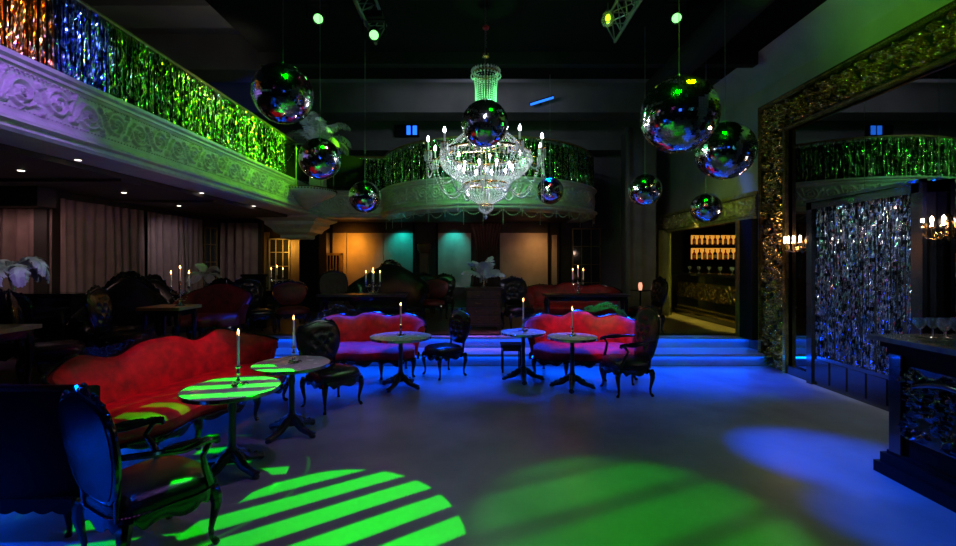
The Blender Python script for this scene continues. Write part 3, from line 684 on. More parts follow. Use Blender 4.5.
# plinth on the balcony and its feathered urn
def feathers(mb, c, n, L, spread, seed, barb=.11, droop=1.0, up=1.0, st_=34):
    r_ = random.Random(seed); c = Vector(c)
    for k in range(n):
        a = 2*PI*k/n+r_.uniform(-.3, .3); el = r_.uniform(.35, 1.15)*up; Lk = L*r_.uniform(.75, 1.1)
        d = Vector((math.cos(a)*math.cos(el)*spread, math.sin(a)*math.cos(el)*spread, math.sin(el))).normalized(); p = c.copy(); pts = [p.copy()]
        for i in range(st_): 
            p = p+d*Lk/st_; d = (d+Vector((0, 0, -.055*droop*(i/st_)*2.0))).normalized(); pts.append(p.copy())
        mb.tube(pts[::3], [.004]*len(pts[::3]), 4)
        for i in range(3, st_):
            t = (pts[i+1]-pts[i-1]).normalized(); side = t.cross(Vector((0, 0, 1)))
            side = side.normalized() if side.length > 1e-4 else Vector((1, 0, 0)); nrm = side.cross(t)
            bl = barb*math.sin(PI*min(.97, (i/st_)**.8))**.6
            for s in (-1, 1):
                for rep in range(2):
                    e = pts[i]+side*s*bl*r_.uniform(.7, 1.1)+t*bl*.5+nrm*r_.uniform(-.35, .15)*bl*1.1+Vector((0, 0, -bl*.35)); m_ = pts[i].lerp(e, .55)+nrm*bl*.15
                    w_ = t*.012
                    mb.add([pts[i]-w_, pts[i]+w_, m_+w_, m_-w_, e+w_*.5, e-w_*.5], [(0, 1, 2, 3), (3, 2, 4, 5)])
def plume_vase(loc, label, h, L, n, seed, barb=.11, spread=1.0, droop=1.0, vm='glass', up=1.0, r=.07):
    t = thing('plume_vase', label, 'vase', loc)
    mb = MB(); mb.lathe([(.9*r, 0), (r, .01), (.25*r, h*.12), (.22*r, h*.4), (.6*r, h*.6), (r, h*.92), (1.05*r, h), (.9*r, h), (.5*r, h*.62), (.05*r, h*.55)], (0, 0, 0), 18); mb.build('vase', vm, t)
    mb = MB()
    for k in range(8):
        a = 2*PI*k/8
        for i in range(8): mb.octa((1.1*r*math.cos(a), 1.1*r*math.sin(a), h-.02*i), .007)
    mb.build('crystal_fringe', 'crystaldim', t, smooth=False)
    mb = MB(); feathers(mb, (0, 0, h*.8), n, L, spread, seed, barb, droop, up); mb.build('feather_plume', 'feather', t, smooth=False)
    return t
p = P(323, 183, 10.75)
t = thing('plinth', 'pale plinth on the corner balconette under the tall plume', 'plinth', (p.x-.05, 10.55, 3.42))
MB().box(-.2, .2, -.15, .15, 0, .05).box(-.16, .16, -.12, .12, .05, .62).box(-.2, .2, -.15, .15, .62, .68).build('plinth_body', 'fascia', t, smooth=False)
plume_vase((p.x-.05, 10.55, 4.1), 'tall grey ostrich plume in an urn on the corner balconette', .45, 1.15, 15, 4, .2, .75, 1.5, 'fascia', 1.15, .12)
plume_vase((P(13, 0, 5.9).x, 5.9, 1.14), 'large white feather plume in a glass vase at the left picture edge', .62, .62, 9, 5, .11, 1.0, 3.0, up=1.0)
plume_vase((P(205, 0, 9.0).x, 9.0, 1.14), 'small dim grey plume in a glass vase in front of the far curtain', .42, .46, 9, 6, .10, .9, 2.2, up=1.1)

# ------------------------------------------------------------------ furniture builders
def leg_mb(x, y, h, ox, oy, s=1.0):
    k = [(0, 1.0, .034), (.014, .88, .036), (.022, .72, .03), (.008, .5, .021), (-.008, .28, .015), (-.004, .12, .014), (.018, .05, .02), (.026, .0, .018)]
    mb = MB(); mb.tube([(x+ox*a*s*.65, y+oy*a*s*.65, h*b) for a, b, r in k], [r*s for a, b, r in k], 8); return mb
def outline_back(wt, ww, z0, z1, n=36):
    pts = []
    for i in range(n):
        a = 2*PI*i/n; s, c_ = math.sin(a), math.cos(a)
        z = (z0+z1)/2+(z1-z0)/2*math.copysign(abs(s)**.58, s); v = (z-z0)/(z1-z0)
        wd = ww+(wt-ww)*(.5-.5*math.cos(PI*min(1, v*1.7)))
        x = wd*math.copysign(abs(c_)**.45, c_)
        if s > 0: z += .035*math.exp(-(x/.12)**2)
        pts.append((x, z))
    return pts
def make_chair(label, arms, fab='leather', group=None, h=1.05, wide=.30, tuft=True, name='armchair', pad=.05, seatz=.45, plain=False, seed=1, skirt=False, deep=.5):
    t = thing(name, label, 'armchair' if arms else 'chair', (0, 0, 0), 0, group)
    W, D = wide, deep/2
    # seat cushion
    loops = []
    def seat_loop(s, z):
        pts = []
        for i in range(32):
            a = 2*PI*i/32; c_, s_ = math.cos(a), math.sin(a)
            x = math.copysign(abs(c_)**.5, c_)*(W-.02*s_)*s; y = math.copysign(abs(s_)**.5, s_)*D*s
            if s_ < 0: y -= .035*math.cos(x/W*PI/2)*s
            pts.append((x*(1-.08*(y/D > 0)), y, z))
        return pts
    mb = MB(); mb.loft([seat_loop(1.0, seatz-.09), seat_loop(1.02, seatz-.05), seat_loop(.96, seatz-.01), seat_loop(.8, seatz+.015), seat_loop(.5, seatz+.03), seat_loop(.05, seatz+.035)])
    mb.build('seat_cushion', fab, t)
    # apron with scallops
    mb = MB(); lo = seat_loop(1.03, 0); n = 32; A = []
    def sub(l, k=4): return [tuple(l[i][q]+(l[(i+1) % len(l)][q]-l[i][q])*j/k for q in range(3)) for i in range(len(l)) for j in range(k)]
    o_, i_ = sub(seat_loop(1.05, 0)), sub(seat_loop(.95, 0)); zb = [seatz-.15-.018*math.sin(i*2*PI*16/len(o_))-.012*math.cos(i*2*PI*4/len(o_)) for i in range(len(o_))]
    ring = [[(o_[i][0], o_[i][1], seatz-.085), (o_[i][0]*1.01, o_[i][1]*1.01, seatz-.12), (o_[i][0], o_[i][1], zb[i]), (i_[i][0], i_[i][1], zb[i]), (i_[i][0], i_[i][1], seatz-.085)] for i in range(len(o_))]
    mb.loft(ring, close=True); carve(mb, [(-.1, -D-.045, seatz-.13), (.1, -D-.045, seatz-.13)], .04, seed)
    for i in range(0, len(o_), 2): mb.octa((o_[i][0]*1.012, o_[i][1]*1.012, seatz-.078), .006)
    mb.build('seat_frame', 'lacquer', t)
    for sx in (-1, 1):
        for sy in (-1, 1):
            leg_mb(sx*(W-.03), sy*(D-.03), seatz-.1, sx*.9, sy*1.1, 1.05).build('leg', 'lacquer', t)
    # back
    z0, z1 = seatz+(.0 if arms else .05), h-.04; ol = outline_back(W+.01, W*.80, z0, z1); zc = (z0+z1)/2; yb = D-.02
    def Y(z): return yb+(z-seatz)*.13
    tufts = [(W*.5*(i-1+(.5 if j % 2 else 0)), z0+(z1-z0)*(.3+.17*j)) for j in range(4) for i in range(3 if j % 2 == 0 else 2)] if tuft else []
    def lift(x, z, s, amt):
        b = amt*(1-s**3)
        for a_, b_ in tufts: b -= amt*.8*math.exp(-(((x-a_)/.03)**2+((z-b_)/.03)**2))
        return b
    mb = MB(); front = []
    for k in range(12):
        s = 1-k/11.5; front.append([(x*s, Y(zc+(z-zc)*s)-.01-lift(x*s, zc+(z-zc)*s, s, pad), zc+(z-zc)*s) for x, z in ol])
    back = []
    for k in range(6):
        s = .03+.97*k/5; back.append([(x*s, Y(zc+(z-zc)*s)+.035+.02*(1-s**2), zc+(z-zc)*s) for x, z in ol])
    mb.loft(back+front); mb.build('backrest', fab, t)
    mb = MB(); fr = [(x*1.03, Y(z)+.012, zc+(z-zc)*1.03) for x, z in ol]; mb.tube(fr, .02, 8, close=True)
    if not plain:
        top = [(x, y, z) for x, y, z in fr if z > z0+(z1-z0)*.55]; top.sort(key=lambda q: math.atan2(q[2]-zc, q[0])); carve(mb, top, .05, seed, dens=1.1)
        carve(mb, [(-.08, Y(h)+.01, h-.01), (0, Y(h)+.01, h+.02), (.08, Y(h)+.01, h-.01)], .06, seed+3)
    for sx in (-1, 1): mb.tube([(sx*W*.68, D-.02, seatz-.1), (sx*W*.72, Y(z0+.08), z0+.08)], .018, 7)
    mb.build('back_frame', 'lacquer', t)
    if arms:
        az = seatz+.23
        for sx in (-1, 1):
            mb = MB(); mb.tube([(sx*W*.8, Y(az), az+.03), (sx*(W+.03), D*.5, az+.02), (sx*(W+.05), -D*.1, az-.005), (sx*(W+.04), -D*.62, az+.005), (sx*(W+.03), -D*.85, az-.01), (sx*(W+.03), -D*.88, az-.035)], [.016, .02, .022, .024, .026, .018], 8)
            mb.tube([(sx*(W+.035), -D*.7, az-.005), (sx*(W+.045), -D*.5, az-.08), (sx*(W+.01), -D*.62, az-.16), (sx*(W-.01), -D*.78, seatz-.06)], [.018, .016, .02, .024], 8)
            a = mb.build('armrest', 'lacquer', t)
            MB().tube([(sx*(W+.04), D*.3, az+.028), (sx*(W+.05), 0, az+.022), (sx*(W+.045), -D*.45, az+.02)], [.014, .024, .014], 8).build('arm_pad', fab, a)
    return t
def camel(a0=.86, c=.09, s=.06, wc=.26, sw=.19, sp=.66):
    def f(t): t_ = abs(t); return a0+c*math.exp(-(t_/wc)**4)+s*math.exp(-((t_-sp)/sw)**2)
    return f
def make_sofa(name, label, L, D, top, fab, seatz=.44, crest=None, seed=1, arm=.12, ornmat='lacquer', framed=True, bulge=.07, lobes=True):
    t = thing(name, label, 'sofa')
    N = 72; path = []
    for i in range(1201):
        ph = math.radians(-84+168*i/1200); s_, c_ = math.sin(ph), math.cos(ph)
        path.append(Vector((L/2*math.copysign(abs(s_)**.34, s_), D/2-D*.86*(1-abs(c_)**.5))))
    dl = [0]
    for a_, b_ in zip(path, path[1:]): dl.append(dl[-1]+(b_-a_).length)
    dense = path; path = []; k_ = 0
    for i in range(N+1):
        while k_ < 1199 and dl[k_+1] < dl[-1]*i/N: k_ += 1
        path.append(dense[k_].lerp(dense[k_+1], min(1, (dl[-1]*i/N-dl[k_])/max(1e-9, dl[k_+1]-dl[k_]))))
    nrm = [n_ for p_, n_ in frames([tuple(p) for p in path])]
    # inward normal: travel is left->right across the back, right of travel is -y (towards the seat)
    def ztop(i): p = path[i]; q = (D/2-p.y)/(D*.86); return top(p.x/(L/2))-arm*min(1, max(0, q*1.25))**1.2
    mb = MB(); loops = []
    for i in range(N+1):
        p, nv = path[i], nrm[i]; zt = ztop(i); rk = .10
        sec = [(.06, seatz-.14), (.09, seatz+.02), (.075, (seatz+zt)/2), (.03, zt-.05), (.005, zt-.01), (-.03, zt+.005), (-.06, zt-.01), (-.075, zt-.06), (-.03, (seatz+zt)/2), (.0, seatz), (.0, seatz-.14)]
        loops.append([(p.x+nv.x*(o+.02-rk*(z-seatz)), p.y+nv.y*(o+.02-rk*(z-seatz)), z) for o, z in sec])
    mb.loft(loops); mb.build('backrest', fab, t)
    def fr(tt):
        return -D/2-(bulge*math.cos(tt*PI*(1.5 if lobes else .5))**2)*(1 if lobes else 1)+.12*abs(tt)**4
    mb = MB(); loops = []; n2 = 48
    for i in range(n2+1):
        tt = -1+2*i/n2; x = tt*(L/2-.07); yf = fr(tt); yb = D/2-.02-(.35*max(0, abs(tt)-.8)/.2); e = 1-.35*abs(tt)**12
        yb = max(yb, yf+.2)
        sec = [(yf+.02, seatz-.15), (yf-.012, seatz-.10), (yf-.012, seatz-.04), (yf+.02, seatz-.005*e), (yf+.12, seatz+.03*e), ((yf+yb)/2, seatz+.045*e), (yb, seatz+.03*e), (yb, seatz-.15)]
        loops.append([(x, y, z) for y, z in sec])
    mb.loft(loops); mb.build('seat', fab, t)
    mb = MB(); loops = []
    for i in range(n2*2+1):
        tt = -1+i/n2; x = tt*(L/2-.05); yf = fr(tt); zb = seatz-.20-.022*math.sin(tt*21)-.02*math.cos(tt*PI*3)
        loops.append([(x, yf+.03, seatz-.14), (x, yf-.01, seatz-.14), (x, yf-.018, seatz-.17), (x, yf-.005, zb), (x, yf+.03, zb)])
    mb.loft(loops)
    for tt in (-.66, 0, .66):
        carve(mb, [((tt-.1)*(L/2), fr(tt)-.015, seatz-.19), ((tt+.1)*(L/2), fr(tt)-.015, seatz-.19)], .045, seed+int(tt*9))
    for i in range(N):
        p, q = path[i], path[i+1]; nv = nrm[i]
        mb.box(0, 1, 0, 1, 0, 1, Matrix(((q.x-p.x, nv.x*.05, 0, p.x), (q.y-p.y, nv.y*.05, 0, p.y), (0, 0, .07, seatz-.2), (0, 0, 0, 1))))
    mb.build('seat_frame', 'lacquer', t)
    if framed:
        mb = MB(); tp = [(path[i].x-nrm[i].x*.09, path[i].y-nrm[i].y*.09+.01, ztop(i)-.005) for i in range(N+1)]
        mb.tube(tp, .022, 7)
        mb.tube([(a, b, c-.1) for a, b, c in tp], .014, 6)
        carve(mb, tp[6:-6:2], .035, seed+5, dens=.7); mb.build('back_frame', 'lacquer', t)
    if crest:
        mb = MB(); ii = [i for i in range(N+1) if crest[0] <= path[i].x/(L/2) <= crest[1] and path[i].y > 0]; i0, i1 = ii[0], ii[-1]; tp = [(path[i].x-nrm[i].x*.09, path[i].y-nrm[i].y*.09+.01, ztop(i)+.02+crest[2]*math.sin(PI*(i-i0)/(i1-i0))) for i in range(i0, i1+1)]
        carve(mb, tp, .065, seed+9, dens=2.2); carve(mb, [(a, b, c-.05) for a, b, c in tp], .06, seed+19, dens=2); mb.build('carved_crest', ornmat, t)
    for sx in (-1, 1):
        leg_mb(sx*(L/2-.09), -D/2+.13, seatz-.16, sx*.8, -1.2, 1.2).build('leg', 'lacquer', t)
        leg_mb(sx*(L/2-.25), D/2-.05, seatz-.16, 0, 1.0, 1.2).build('leg', 'lacquer', t)
        leg_mb(sx*(L*.17), -D/2+.0, seatz-.16, 0, -1.2, 1.2).build('leg', 'lacquer', t)
    return t
def make_table(label, dia, h=.72, group='round pedestal tables'):
    t = thing('pedestal_table', label, 'table', (0, 0, 0), 0, group); R_ = dia/2
    MB().lathe([(R_-.02, h-.03), (R_-.006, h-.026), (R_-.006, h-.004), (R_-.02, h), (.01, h)], (0, 0, 0), 56).build('tabletop', 'stone', t)
    MB().lathe([(R_-.004, h-.034), (R_+.002, h-.03), (R_+.002, h-.004), (R_-.004, h-.001), (R_-.008, h-.004), (R_-.008, h-.034)], (0, 0, 0), 56).build('rim', 'rim', t)
    MB().lathe([(.05, .09), (.06, .12), (.045, .15), (.036, .17), (.05, .19), (.036, .21), (.03, .25), (.028, .5), (.036, .54), (.028, .58), (.03, .62), (.05, .645), (.12, h-.045), (.16, h-.034), (.16, h-.031)], (0, 0, 0), 18).build('column', 'iron', t)
    for k in range(4):
        a = PI/4+k*PI/2+.35; c_, s_ = math.cos(a), math.sin(a)
        mb = MB(); mb.tube([(c_*r, s_*r, z) for r, z in [(.03, .15), (.08, .13), (.14, .075), (.2, .055), (.25, .045), (.285, .03)]], [.045, .045, .036, .03, .03, .036], 8)
        mb.ball((c_*.29, s_*.29, .022), .022, 8, 4, (1.2, 1.2, 1))
        carve(mb, [(c_*.08, s_*.08, .13), (c_*.24, s_*.24, .06)], .032, k+3); curl(mb, (c_*.14, s_*.14, .1), (c_, s_, 0), (0, 0, 1), .035, .01)
        mb.build('foot', 'iron', t)
    return t
def candle(loc, h, label, r=.011, group=None, lit=1.2):
    t = thing('candle', label, 'candle', loc, 0, group)
    MB().lathe([(r, 0), (r, h*.5), (r*.95, h-.004), (r*.6, h)], (0, 0, 0), 10).build('wax_stick', 'wax', t)
    MB().tube([(0, 0, h-.001), (0, 0, h+.008)], .0015, 5).build('wick', 'black', t)
    MB().lathe([(.002, h+.004), (.0075, h+.012), (.008, h+.02), (.004, h+.036), (.0008, h+.05)], (0, 0, 0), 8).build('flame', 'flame', t)
    if lit: point('candle_light', Vector(loc)+Vector((0, 0, h+.03)), (1, .45, .15), lit, .012)
    return t
def candlestick(loc, h, label, ch, clabel, m='silver'):
    t = thing('candlestick', label, 'candlestick', loc)
    MB().lathe([(.055, 0), (.055, .006), (.03, .014), (.014, .03), (.02, .045), (.009, .06), (.009, h*.55), (.017, h*.62), (.01, h*.7), (.01, h*.82), (.024, h*.9), (.026, h*.94), (.014, h), (.009, h)], (0, 0, 0), 18).build('stem', m, t)
    for k in range(3):
        a = k*2.09+.5; MB().tube([(.03*math.cos(a), .03*math.sin(a), .012), (.06*math.cos(a), .06*math.sin(a), .02), (.075*math.cos(a), .075*math.sin(a), .006)], [.008, .007, .009], 6).build('foot', m, t)
    candle(Vector(loc)+Vector((0, 0, h-.001)), ch, clabel)
def candelabra(loc, h, n, label, where, m='silver', spread=.12, ch=.2, drops=True, tall=0, lit=2.5):
    t = thing('candelabra', label, 'candelabra', loc)
    MB().lathe([(.07, 0), (.07, .008), (.035, .02), (.012, .05), (.022, .08), (.01, .1), (.01, h*.6), (.02, h*.68), (.012, h*.74), (.012, h)], (0, 0, 0), 16).build('stem', m, t)
    pos = [(0, 0, h+.05+tall)]
    for k in range(n-1): a = PI*k+ .15 if n == 3 else 2*PI*k/(n-1)+.3; pos.append((spread*math.cos(a), spread*math.sin(a), h))
    names = ['centre', 'right', 'left'] if n == 3 else ['centre', 'right', 'rear', 'left', 'front']
    for k, (x, y, z) in enumerate(pos):
        mb = MB()
        if k: mb.tube([(0, 0, h*.7), (x*.3, y*.3, h*.62), (x*.8, y*.8, h*.66), (x, y, h*.82), (x, y, z)], .007, 6); curl(mb, (x*.5, y*.5, h*.72), Vector((x, y, 0)).normalized(), (0, 0, 1), .03, .005)
        else: mb.tube([(0, 0, h), (0, 0, z)], .008, 6)
        mb.lathe([(.008, z-.02), (.026, z-.008), (.028, z), (.013, z+.0), (.013, z+.015), (.006, z+.015)], (x, y, 0), 12); mb.build('arm', m, t)
        candle(Vector(loc)+Vector((x, y, z+.014)), ch, '%s candle of the %s' % (names[k], where), .011, 'candelabra candles', lit if k == 0 else 0)
    if drops:
        mb = MB()
        for k, (x, y, z) in enumerate(pos[1:]):
            for q in range(10): s = q/9; mb.octa((x*(1-s), y*(1-s), z-.02-(.14*4*s*(1-s))-.05*s), .007)
            mb.octa((x, y, z-.06), .01, .02)
        mb.build('crystal_drops', 'crystaldim', t, smooth=False, kind='stuff')
    return t
def put(o, x, y, z=0, rz=0): o.location = (x, y, z); o.rotation_euler = (0, 0, rz); return o

# ------------------------------------------------------------------ foreground furniture
s = make_sofa('camelback_sofa', 'long red velvet serpentine sofa on the left, striped by green light', 2.35, .8, camel(.83, .11, .09, .3, .17, .68), 'velvet', crest=(-.62, -.2, .05), seed=3)
put(s, -2.93, 4.68, 0, face(1, -.21))
s = make_sofa('camelback_sofa', 'dark red velvet sofa behind the middle left table, below the arched settee', 1.66, .72, camel(.84, .07, .05), 'velvet', crest=(-.92, -.2, .08), seed=13)
put(s, -1.74, 7.04, 0, face(.06, -1))
s = make_sofa('camelback_sofa', 'pink lit red velvet sofa on the right with green lit carved crest', 1.66, .72, camel(.84, .10, .05), 'velvet', crest=(.1, .85, .15), seed=23, ornmat='ornament')
put(s, 1.62, 7.0, 0, face(-.10, -1))

c1 = make_chair('black lacquered armchair in the left foreground, its leather back lit blue', True, wide=.29, h=1.03, seed=2, deep=.52)
put(c1, -1.99, 2.73, 0, face(.49, .87))
# wide dark armchair at the left edge
t = thing('club_chair', 'wide black leather chair with studded scalloped edge at the lower left picture edge', 'armchair', (-3.13, 3.02, 0), 0)
mb = MB(); mb.loft([[(x, y0, z0), (x, y0-.02, (z0+z1)/2), (x, y0, z1), (x, y0+.03, z1+.015), (x, y0+.09, z1+.015), (x, y0+.12, z1), (x, y0+.13, z0)] for x, y0, z0, z1 in [(-.58, -.16, .24, .93), (-.2, -.2, .24, .94), (.3, -.2, .24, .94), (.54, -.17, .24, .93), (.6, -.12, .24, .92)]]); mb.build('backrest', 'mattleather', t)
mb = MB(); n = 90
mb.loft([[(-.58+1.18*i/n, -.21, .27), (-.58+1.18*i/n, -.215, .2-.02*abs(math.sin(i*.35))), (-.58+1.18*i/n, -.17, .2-.02*abs(math.sin(i*.35))), (-.58+1.18*i/n, -.17, .27)] for i in range(n+1)])
for i in range(56): mb.octa((-.57+1.16*i/55, -.222, .285), .007)
mb.build('scalloped_rail', 'ebony', t)
mb = MB(); mb.loft([[(-.5, -.08, z), (.5, -.08, z), (.44, .17, z), (-.44, .17, z)] for z in (.22, .42)]); mb.build('seat', 'mattleather', t, smooth=False)
mb = MB(); mb.tube([(-.57, -.13, .955), (0, -.16, .965), (.58, -.12, .95)], .012, 6); mb.build('piping', 'velvetdark', t)
for x, y in ((-.5, -.14), (.52, -.14), (-.42, .12), (.42, .12)): leg_mb(x, y, .25, 0, -.5 if y < 0 else .5).build('leg', 'ebony', t)

c = make_chair('black tufted side chair left of centre, facing right beside the grey table', False, wide=.27, h=1.0, seed=4, name='side_chair')
put(c, -1.78, 5.5, 0, face(.78, -.62))
c = make_chair('black tufted side chair at the right of the middle table, before the blue steps', False, wide=.25, h=.98, seed=5, name='side_chair')
put(c, -.52, 6.98, 0, face(-.8, -.6))
c = make_chair('black armchair at the right end of the pink lit sofa, facing left', True, wide=.29, h=1.12, seed=6)
put(c, 2.0, 6.1, 0, face(-1, -.12))
t = thing('stool', 'small square black stool in front of the blue stage steps', 'stool', (.53, 7.25, 0))
MB().box(-.17, .17, -.15, .15, .40, .44).build('seat', 'leather', t, smooth=False)
MB().box(-.15, .15, -.13, .13, .34, .40).build('apron', 'lacquer', t, smooth=False)
for x in (-1, 1):
    for y in (-1, 1): MB().box(x*.14-.015, x*.14+.015, y*.12-.015, y*.12+.015, 0, .35).build('leg', 'lacquer', t, smooth=False)

put(make_table('pedestal table nearest the camera, its top striped bright green', .76, .71), -2.05, 3.76)
put(make_table('grey topped pedestal table behind the green striped one', .76), -1.9, 4.6)
put(make_table('pedestal table in front of the middle red sofa', .86), -1.08, 6.3)
put(make_table('pedestal table with pale green top left of the right sofa, beside the stool', .68), .67, 6.68, 0, .4)
put(make_table('pedestal table directly in front of the pink lit right sofa', .70), 1.31, 6.27, 0, .2)
candlestick((-2.02, 3.8, .71), .17, 'silver candlestick on the green striped table', .26, 'lit taper candle on the green striped table', 'silver')
candlestick((-1.88, 4.6, .72), .17, 'silver candlestick on the grey topped table', .27, 'lit white taper candle on the grey topped table')
candlestick((-1.08, 6.3, .72), .17, 'silver candlestick on the table before the middle sofa', .25, 'lit taper candle before the middle sofa')
candlestick((.67, 6.68, .72), .19, 'dark candlestick on the pale green table by the stool', .26, 'lit taper candle on the pale green table by the stool', 'steel')
candlestick((1.31, 6.27, .72), .14, 'silver candlestick on the table before the pink lit sofa', .22, 'thin taper candle before the pink lit sofa')

# ------------------------------------------------------------------ left platform furniture (z = .4)
Z = .4
def block_table(label, x0, x1, y0, y1, h=.74, z=Z, m='oak'):
    t = thing('table', label, 'table', ((x0+x1)/2, (y0+y1)/2, z)); a, b = (x1-x0)/2, (y1-y0)/2
    MB().box(-a, a, -b, b, h-.04, h).build('tabletop', m, t, smooth=False)
    MB().box(-a+.05, a-.05, -b+.05, b-.05, h-.12, h-.04).build('apron', 'lacquer', t, smooth=False)
    for sx in (-1, 1):
        for sy in (-1, 1): leg_mb(sx*(a-.07), sy*(b-.07), h-.08, sx*.5, sy*.5, 1.1).build('leg', 'lacquer', t)
    return t
block_table('low wooden table with orange lit top at the left picture edge', -5.2, -4.3, 3.9, 4.45, m='orangelitwood')
block_table('dark table carrying the large white plume', -6.5, -5.6, 5.65, 6.2, m='lacquer')
block_table('wooden table under the three-candle candelabra on the left', -4.55, -3.98, 6.0, 6.5, m='orangelitwood')
block_table('dark table carrying the small grey plume', -5.9, -4.9, 8.75, 9.3, m='lacquer')
block_table('dark table with the distant three-candle candelabra near the pier', -4.8, -3.9, 9.6, 10.1, m='lacquer')
candelabra((P(180, 0, 6.25).x, 6.25, 1.14), .26, 3, 'silver three-candle candelabra on the left platform', 'left platform candelabra', spread=.115, ch=.17, tall=.02)
candelabra((P(277, 0, 9.85).x, 9.85, 1.14), .26, 3, 'small three-candle candelabra near the dark pier', 'candelabra near the pier', spread=.12, ch=.17)
hi = lambda a, b: (lambda t: a+b*math.cos(min(1, abs(t))*PI/2)**1.4)
s = make_sofa('settee', 'black carved settee with the arched crest in front of the taupe curtain', 1.0, .6, hi(.74, .36), 'leather', crest=(-.75, .75, .05), seed=31, arm=.2)
put(s, -5.15, 6.5, Z, face(.4, -.9))
s = make_sofa('settee', 'black carved settee just left of the three-candle candelabra', .8, .55, hi(.74, .28), 'leather', crest=(-.5, .5, .04), seed=33, arm=.2)
put(s, -5.72, 7.75, Z, face(.3, -.9))
s = make_sofa('settee', 'wine red settee partly hidden behind the left candelabra', 1.1, .62, hi(.8, .16), 'velvetdark', crest=(-.4, .4, .03), seed=35, arm=.2)
put(s, -4.5, 7.6, Z, face(.1, -1))
ch = make_chair('black carved chair behind the middle of the red velvet sofa', False, wide=.27, h=1.02, seed=8, name='side_chair'); put(ch, -4.4, 5.65, Z, face(.9, .3))
copy_tree(ch, (-4.62, 4.88, Z), face(.7, .7), 'black carved chair right of the orange lit table')
copy_tree(ch, (-5.35, 5.1, Z), face(-.5, .8), 'black carved chair left of the arched settee, behind the orange table')
copy_tree(ch, (-4.2, 8.5, Z), face(.8, -.6), 'black chair with leafy crest left of the dark pier')
copy_tree(ch, (-4.5, 3.45, Z), face(.2, 1), 'black chair in front of the orange lit table at the left edge')
t = thing('bench_back', 'tall flat black booth back near the dark pier', 'booth', (P(254, 0, 9.2).x, 9.2, Z))
MB().box(-.22, .22, -.06, .06, .0, 1.05).box(-.24, .24, -.08, .08, 1.05, 1.1).build('panel', 'black', t, smooth=False)
MB().box(-.2, .2, .06, .5, 0, .44).build('seat', 'leather', t, smooth=False)
t = thing('sideboard', 'flat topped black sideboard under the taupe curtain', 'sideboard', (P(50, 0, 6.5).x, 6.6, Z))
MB().box(-.4, .4, -.2, .2, .05, .86).build('body', 'black', t, smooth=False); MB().box(-.43, .43, -.22, .22, .86, .9).build('top', 'lacquer', t, smooth=False)
for sx in (-1, 1): MB().box(sx*.2-.18, sx*.2+.18, -.215, -.2, .12, .8).build('door', 'lacquer', t, smooth=False)
for sx in (-1, 1):
    for sy in (-1, 1): MB().box(sx*.36-.02, sx*.36+.02, sy*.17-.02, sy*.17+.02, 0, .06).build('foot', 'black', t, smooth=False)

# ------------------------------------------------------------------ stage furniture
s = make_sofa('settee', 'high arched black carved settee behind the five-candle candelabra', 1.6, .7, hi(.92, .36), 'leather', crest=(-.3, .3, .05), seed=41, arm=.3)
put(s, P(386, 0, 9.6).x, 9.7, Z, 0)
block_table('long dark table on the stage under the five-candle candelabra', -3.0, -1.35, 8.35, 8.8, m='wood')
candelabra((P(373, 0, 8.55).x, 8.55, 1.14), .22, 5, 'silver five-candle candelabra before the arched settee', 'five-candle candelabra', spread=.13, ch=.17)
ch = make_chair('dim wine red chair on the stage left of the gilt one', False, 'velvetdark', wide=.3, h=.95, tuft=False, seed=9, name='side_chair'); put(ch, -3.62, 8.8, Z, face(.5, -.8))
ch2 = make_chair('gilt brown carved chair left of the arched settee', True, 'drape', wide=.28, h=1.15, seed=10); put(ch2, P(336, 0, 9.0).x, 9.15, Z, face(.6, -.8))
copy_tree(ch, (P(432, 0, 10.4).x, 10.5, Z), face(-.2, -1), 'wine red chair left of the wooden chest')
s = make_sofa('settee', 'wine red settee on the stage behind the pink lit sofa', 1.85, .7, camel(.82, .07, .03), 'velvetdark', seed=43, arm=.12, bulge=.03)
put(s, P(575, 0, 9.3).x, 9.5, Z, 0)
block_table('long dark table on the stage under the right crystal candelabra', 1.25, 2.85, 8.4, 8.78, m='wood')
candelabra((P(578, 0, 8.6).x, 8.6, 1.14), .26, 3, 'crystal hung three-candle candelabra on the right stage table', 'crystal hung candelabra', spread=.105, ch=.17)
ck = make_chair('black tufted carved chair right of the wooden chest', False, wide=.27, h=1.02, seed=12, name='side_chair'); put(ck, P(512, 0, 8.9).x+.13, 8.95, Z, face(.3, -1))
copy_tree(ck, (P(443, 0, 11.5).x, 11.5, Z), face(0, -1), 'dark carved chair below the turquoise topped pink panel')
copy_tree(ck, (P(645, 0, 8.8).x, 8.8, Z), face(-1, -.1), 'black chair on the stage beside the grey curtain')
copy_tree(ck, (P(423, 0, 12.3).x, 12.2, Z), face(0, -1), 'dark chair in front of the pale capital')
t = thing('table_lamp', 'tiny glowing lamp in front of the grey curtain on the right', 'lamp', (P(642, 0, 9.8).x, 9.9, Z))
MB().lathe([(.16, 0), (.16, .02), (.02, .04), (.02, .7), (.22, .72), (.22, .74)], (0, 0, 0), 20).build('stand', 'lacquer', t); MB().lathe([(.03, .74), (.04, .78), (.045, .84), (.03, .9)], (0, 0, 0), 12).build('lamp_glass', mat('dim_warm_lamp', (1, .5, .3), .4, emit=(1, .4, .25), estr=1.2), t)
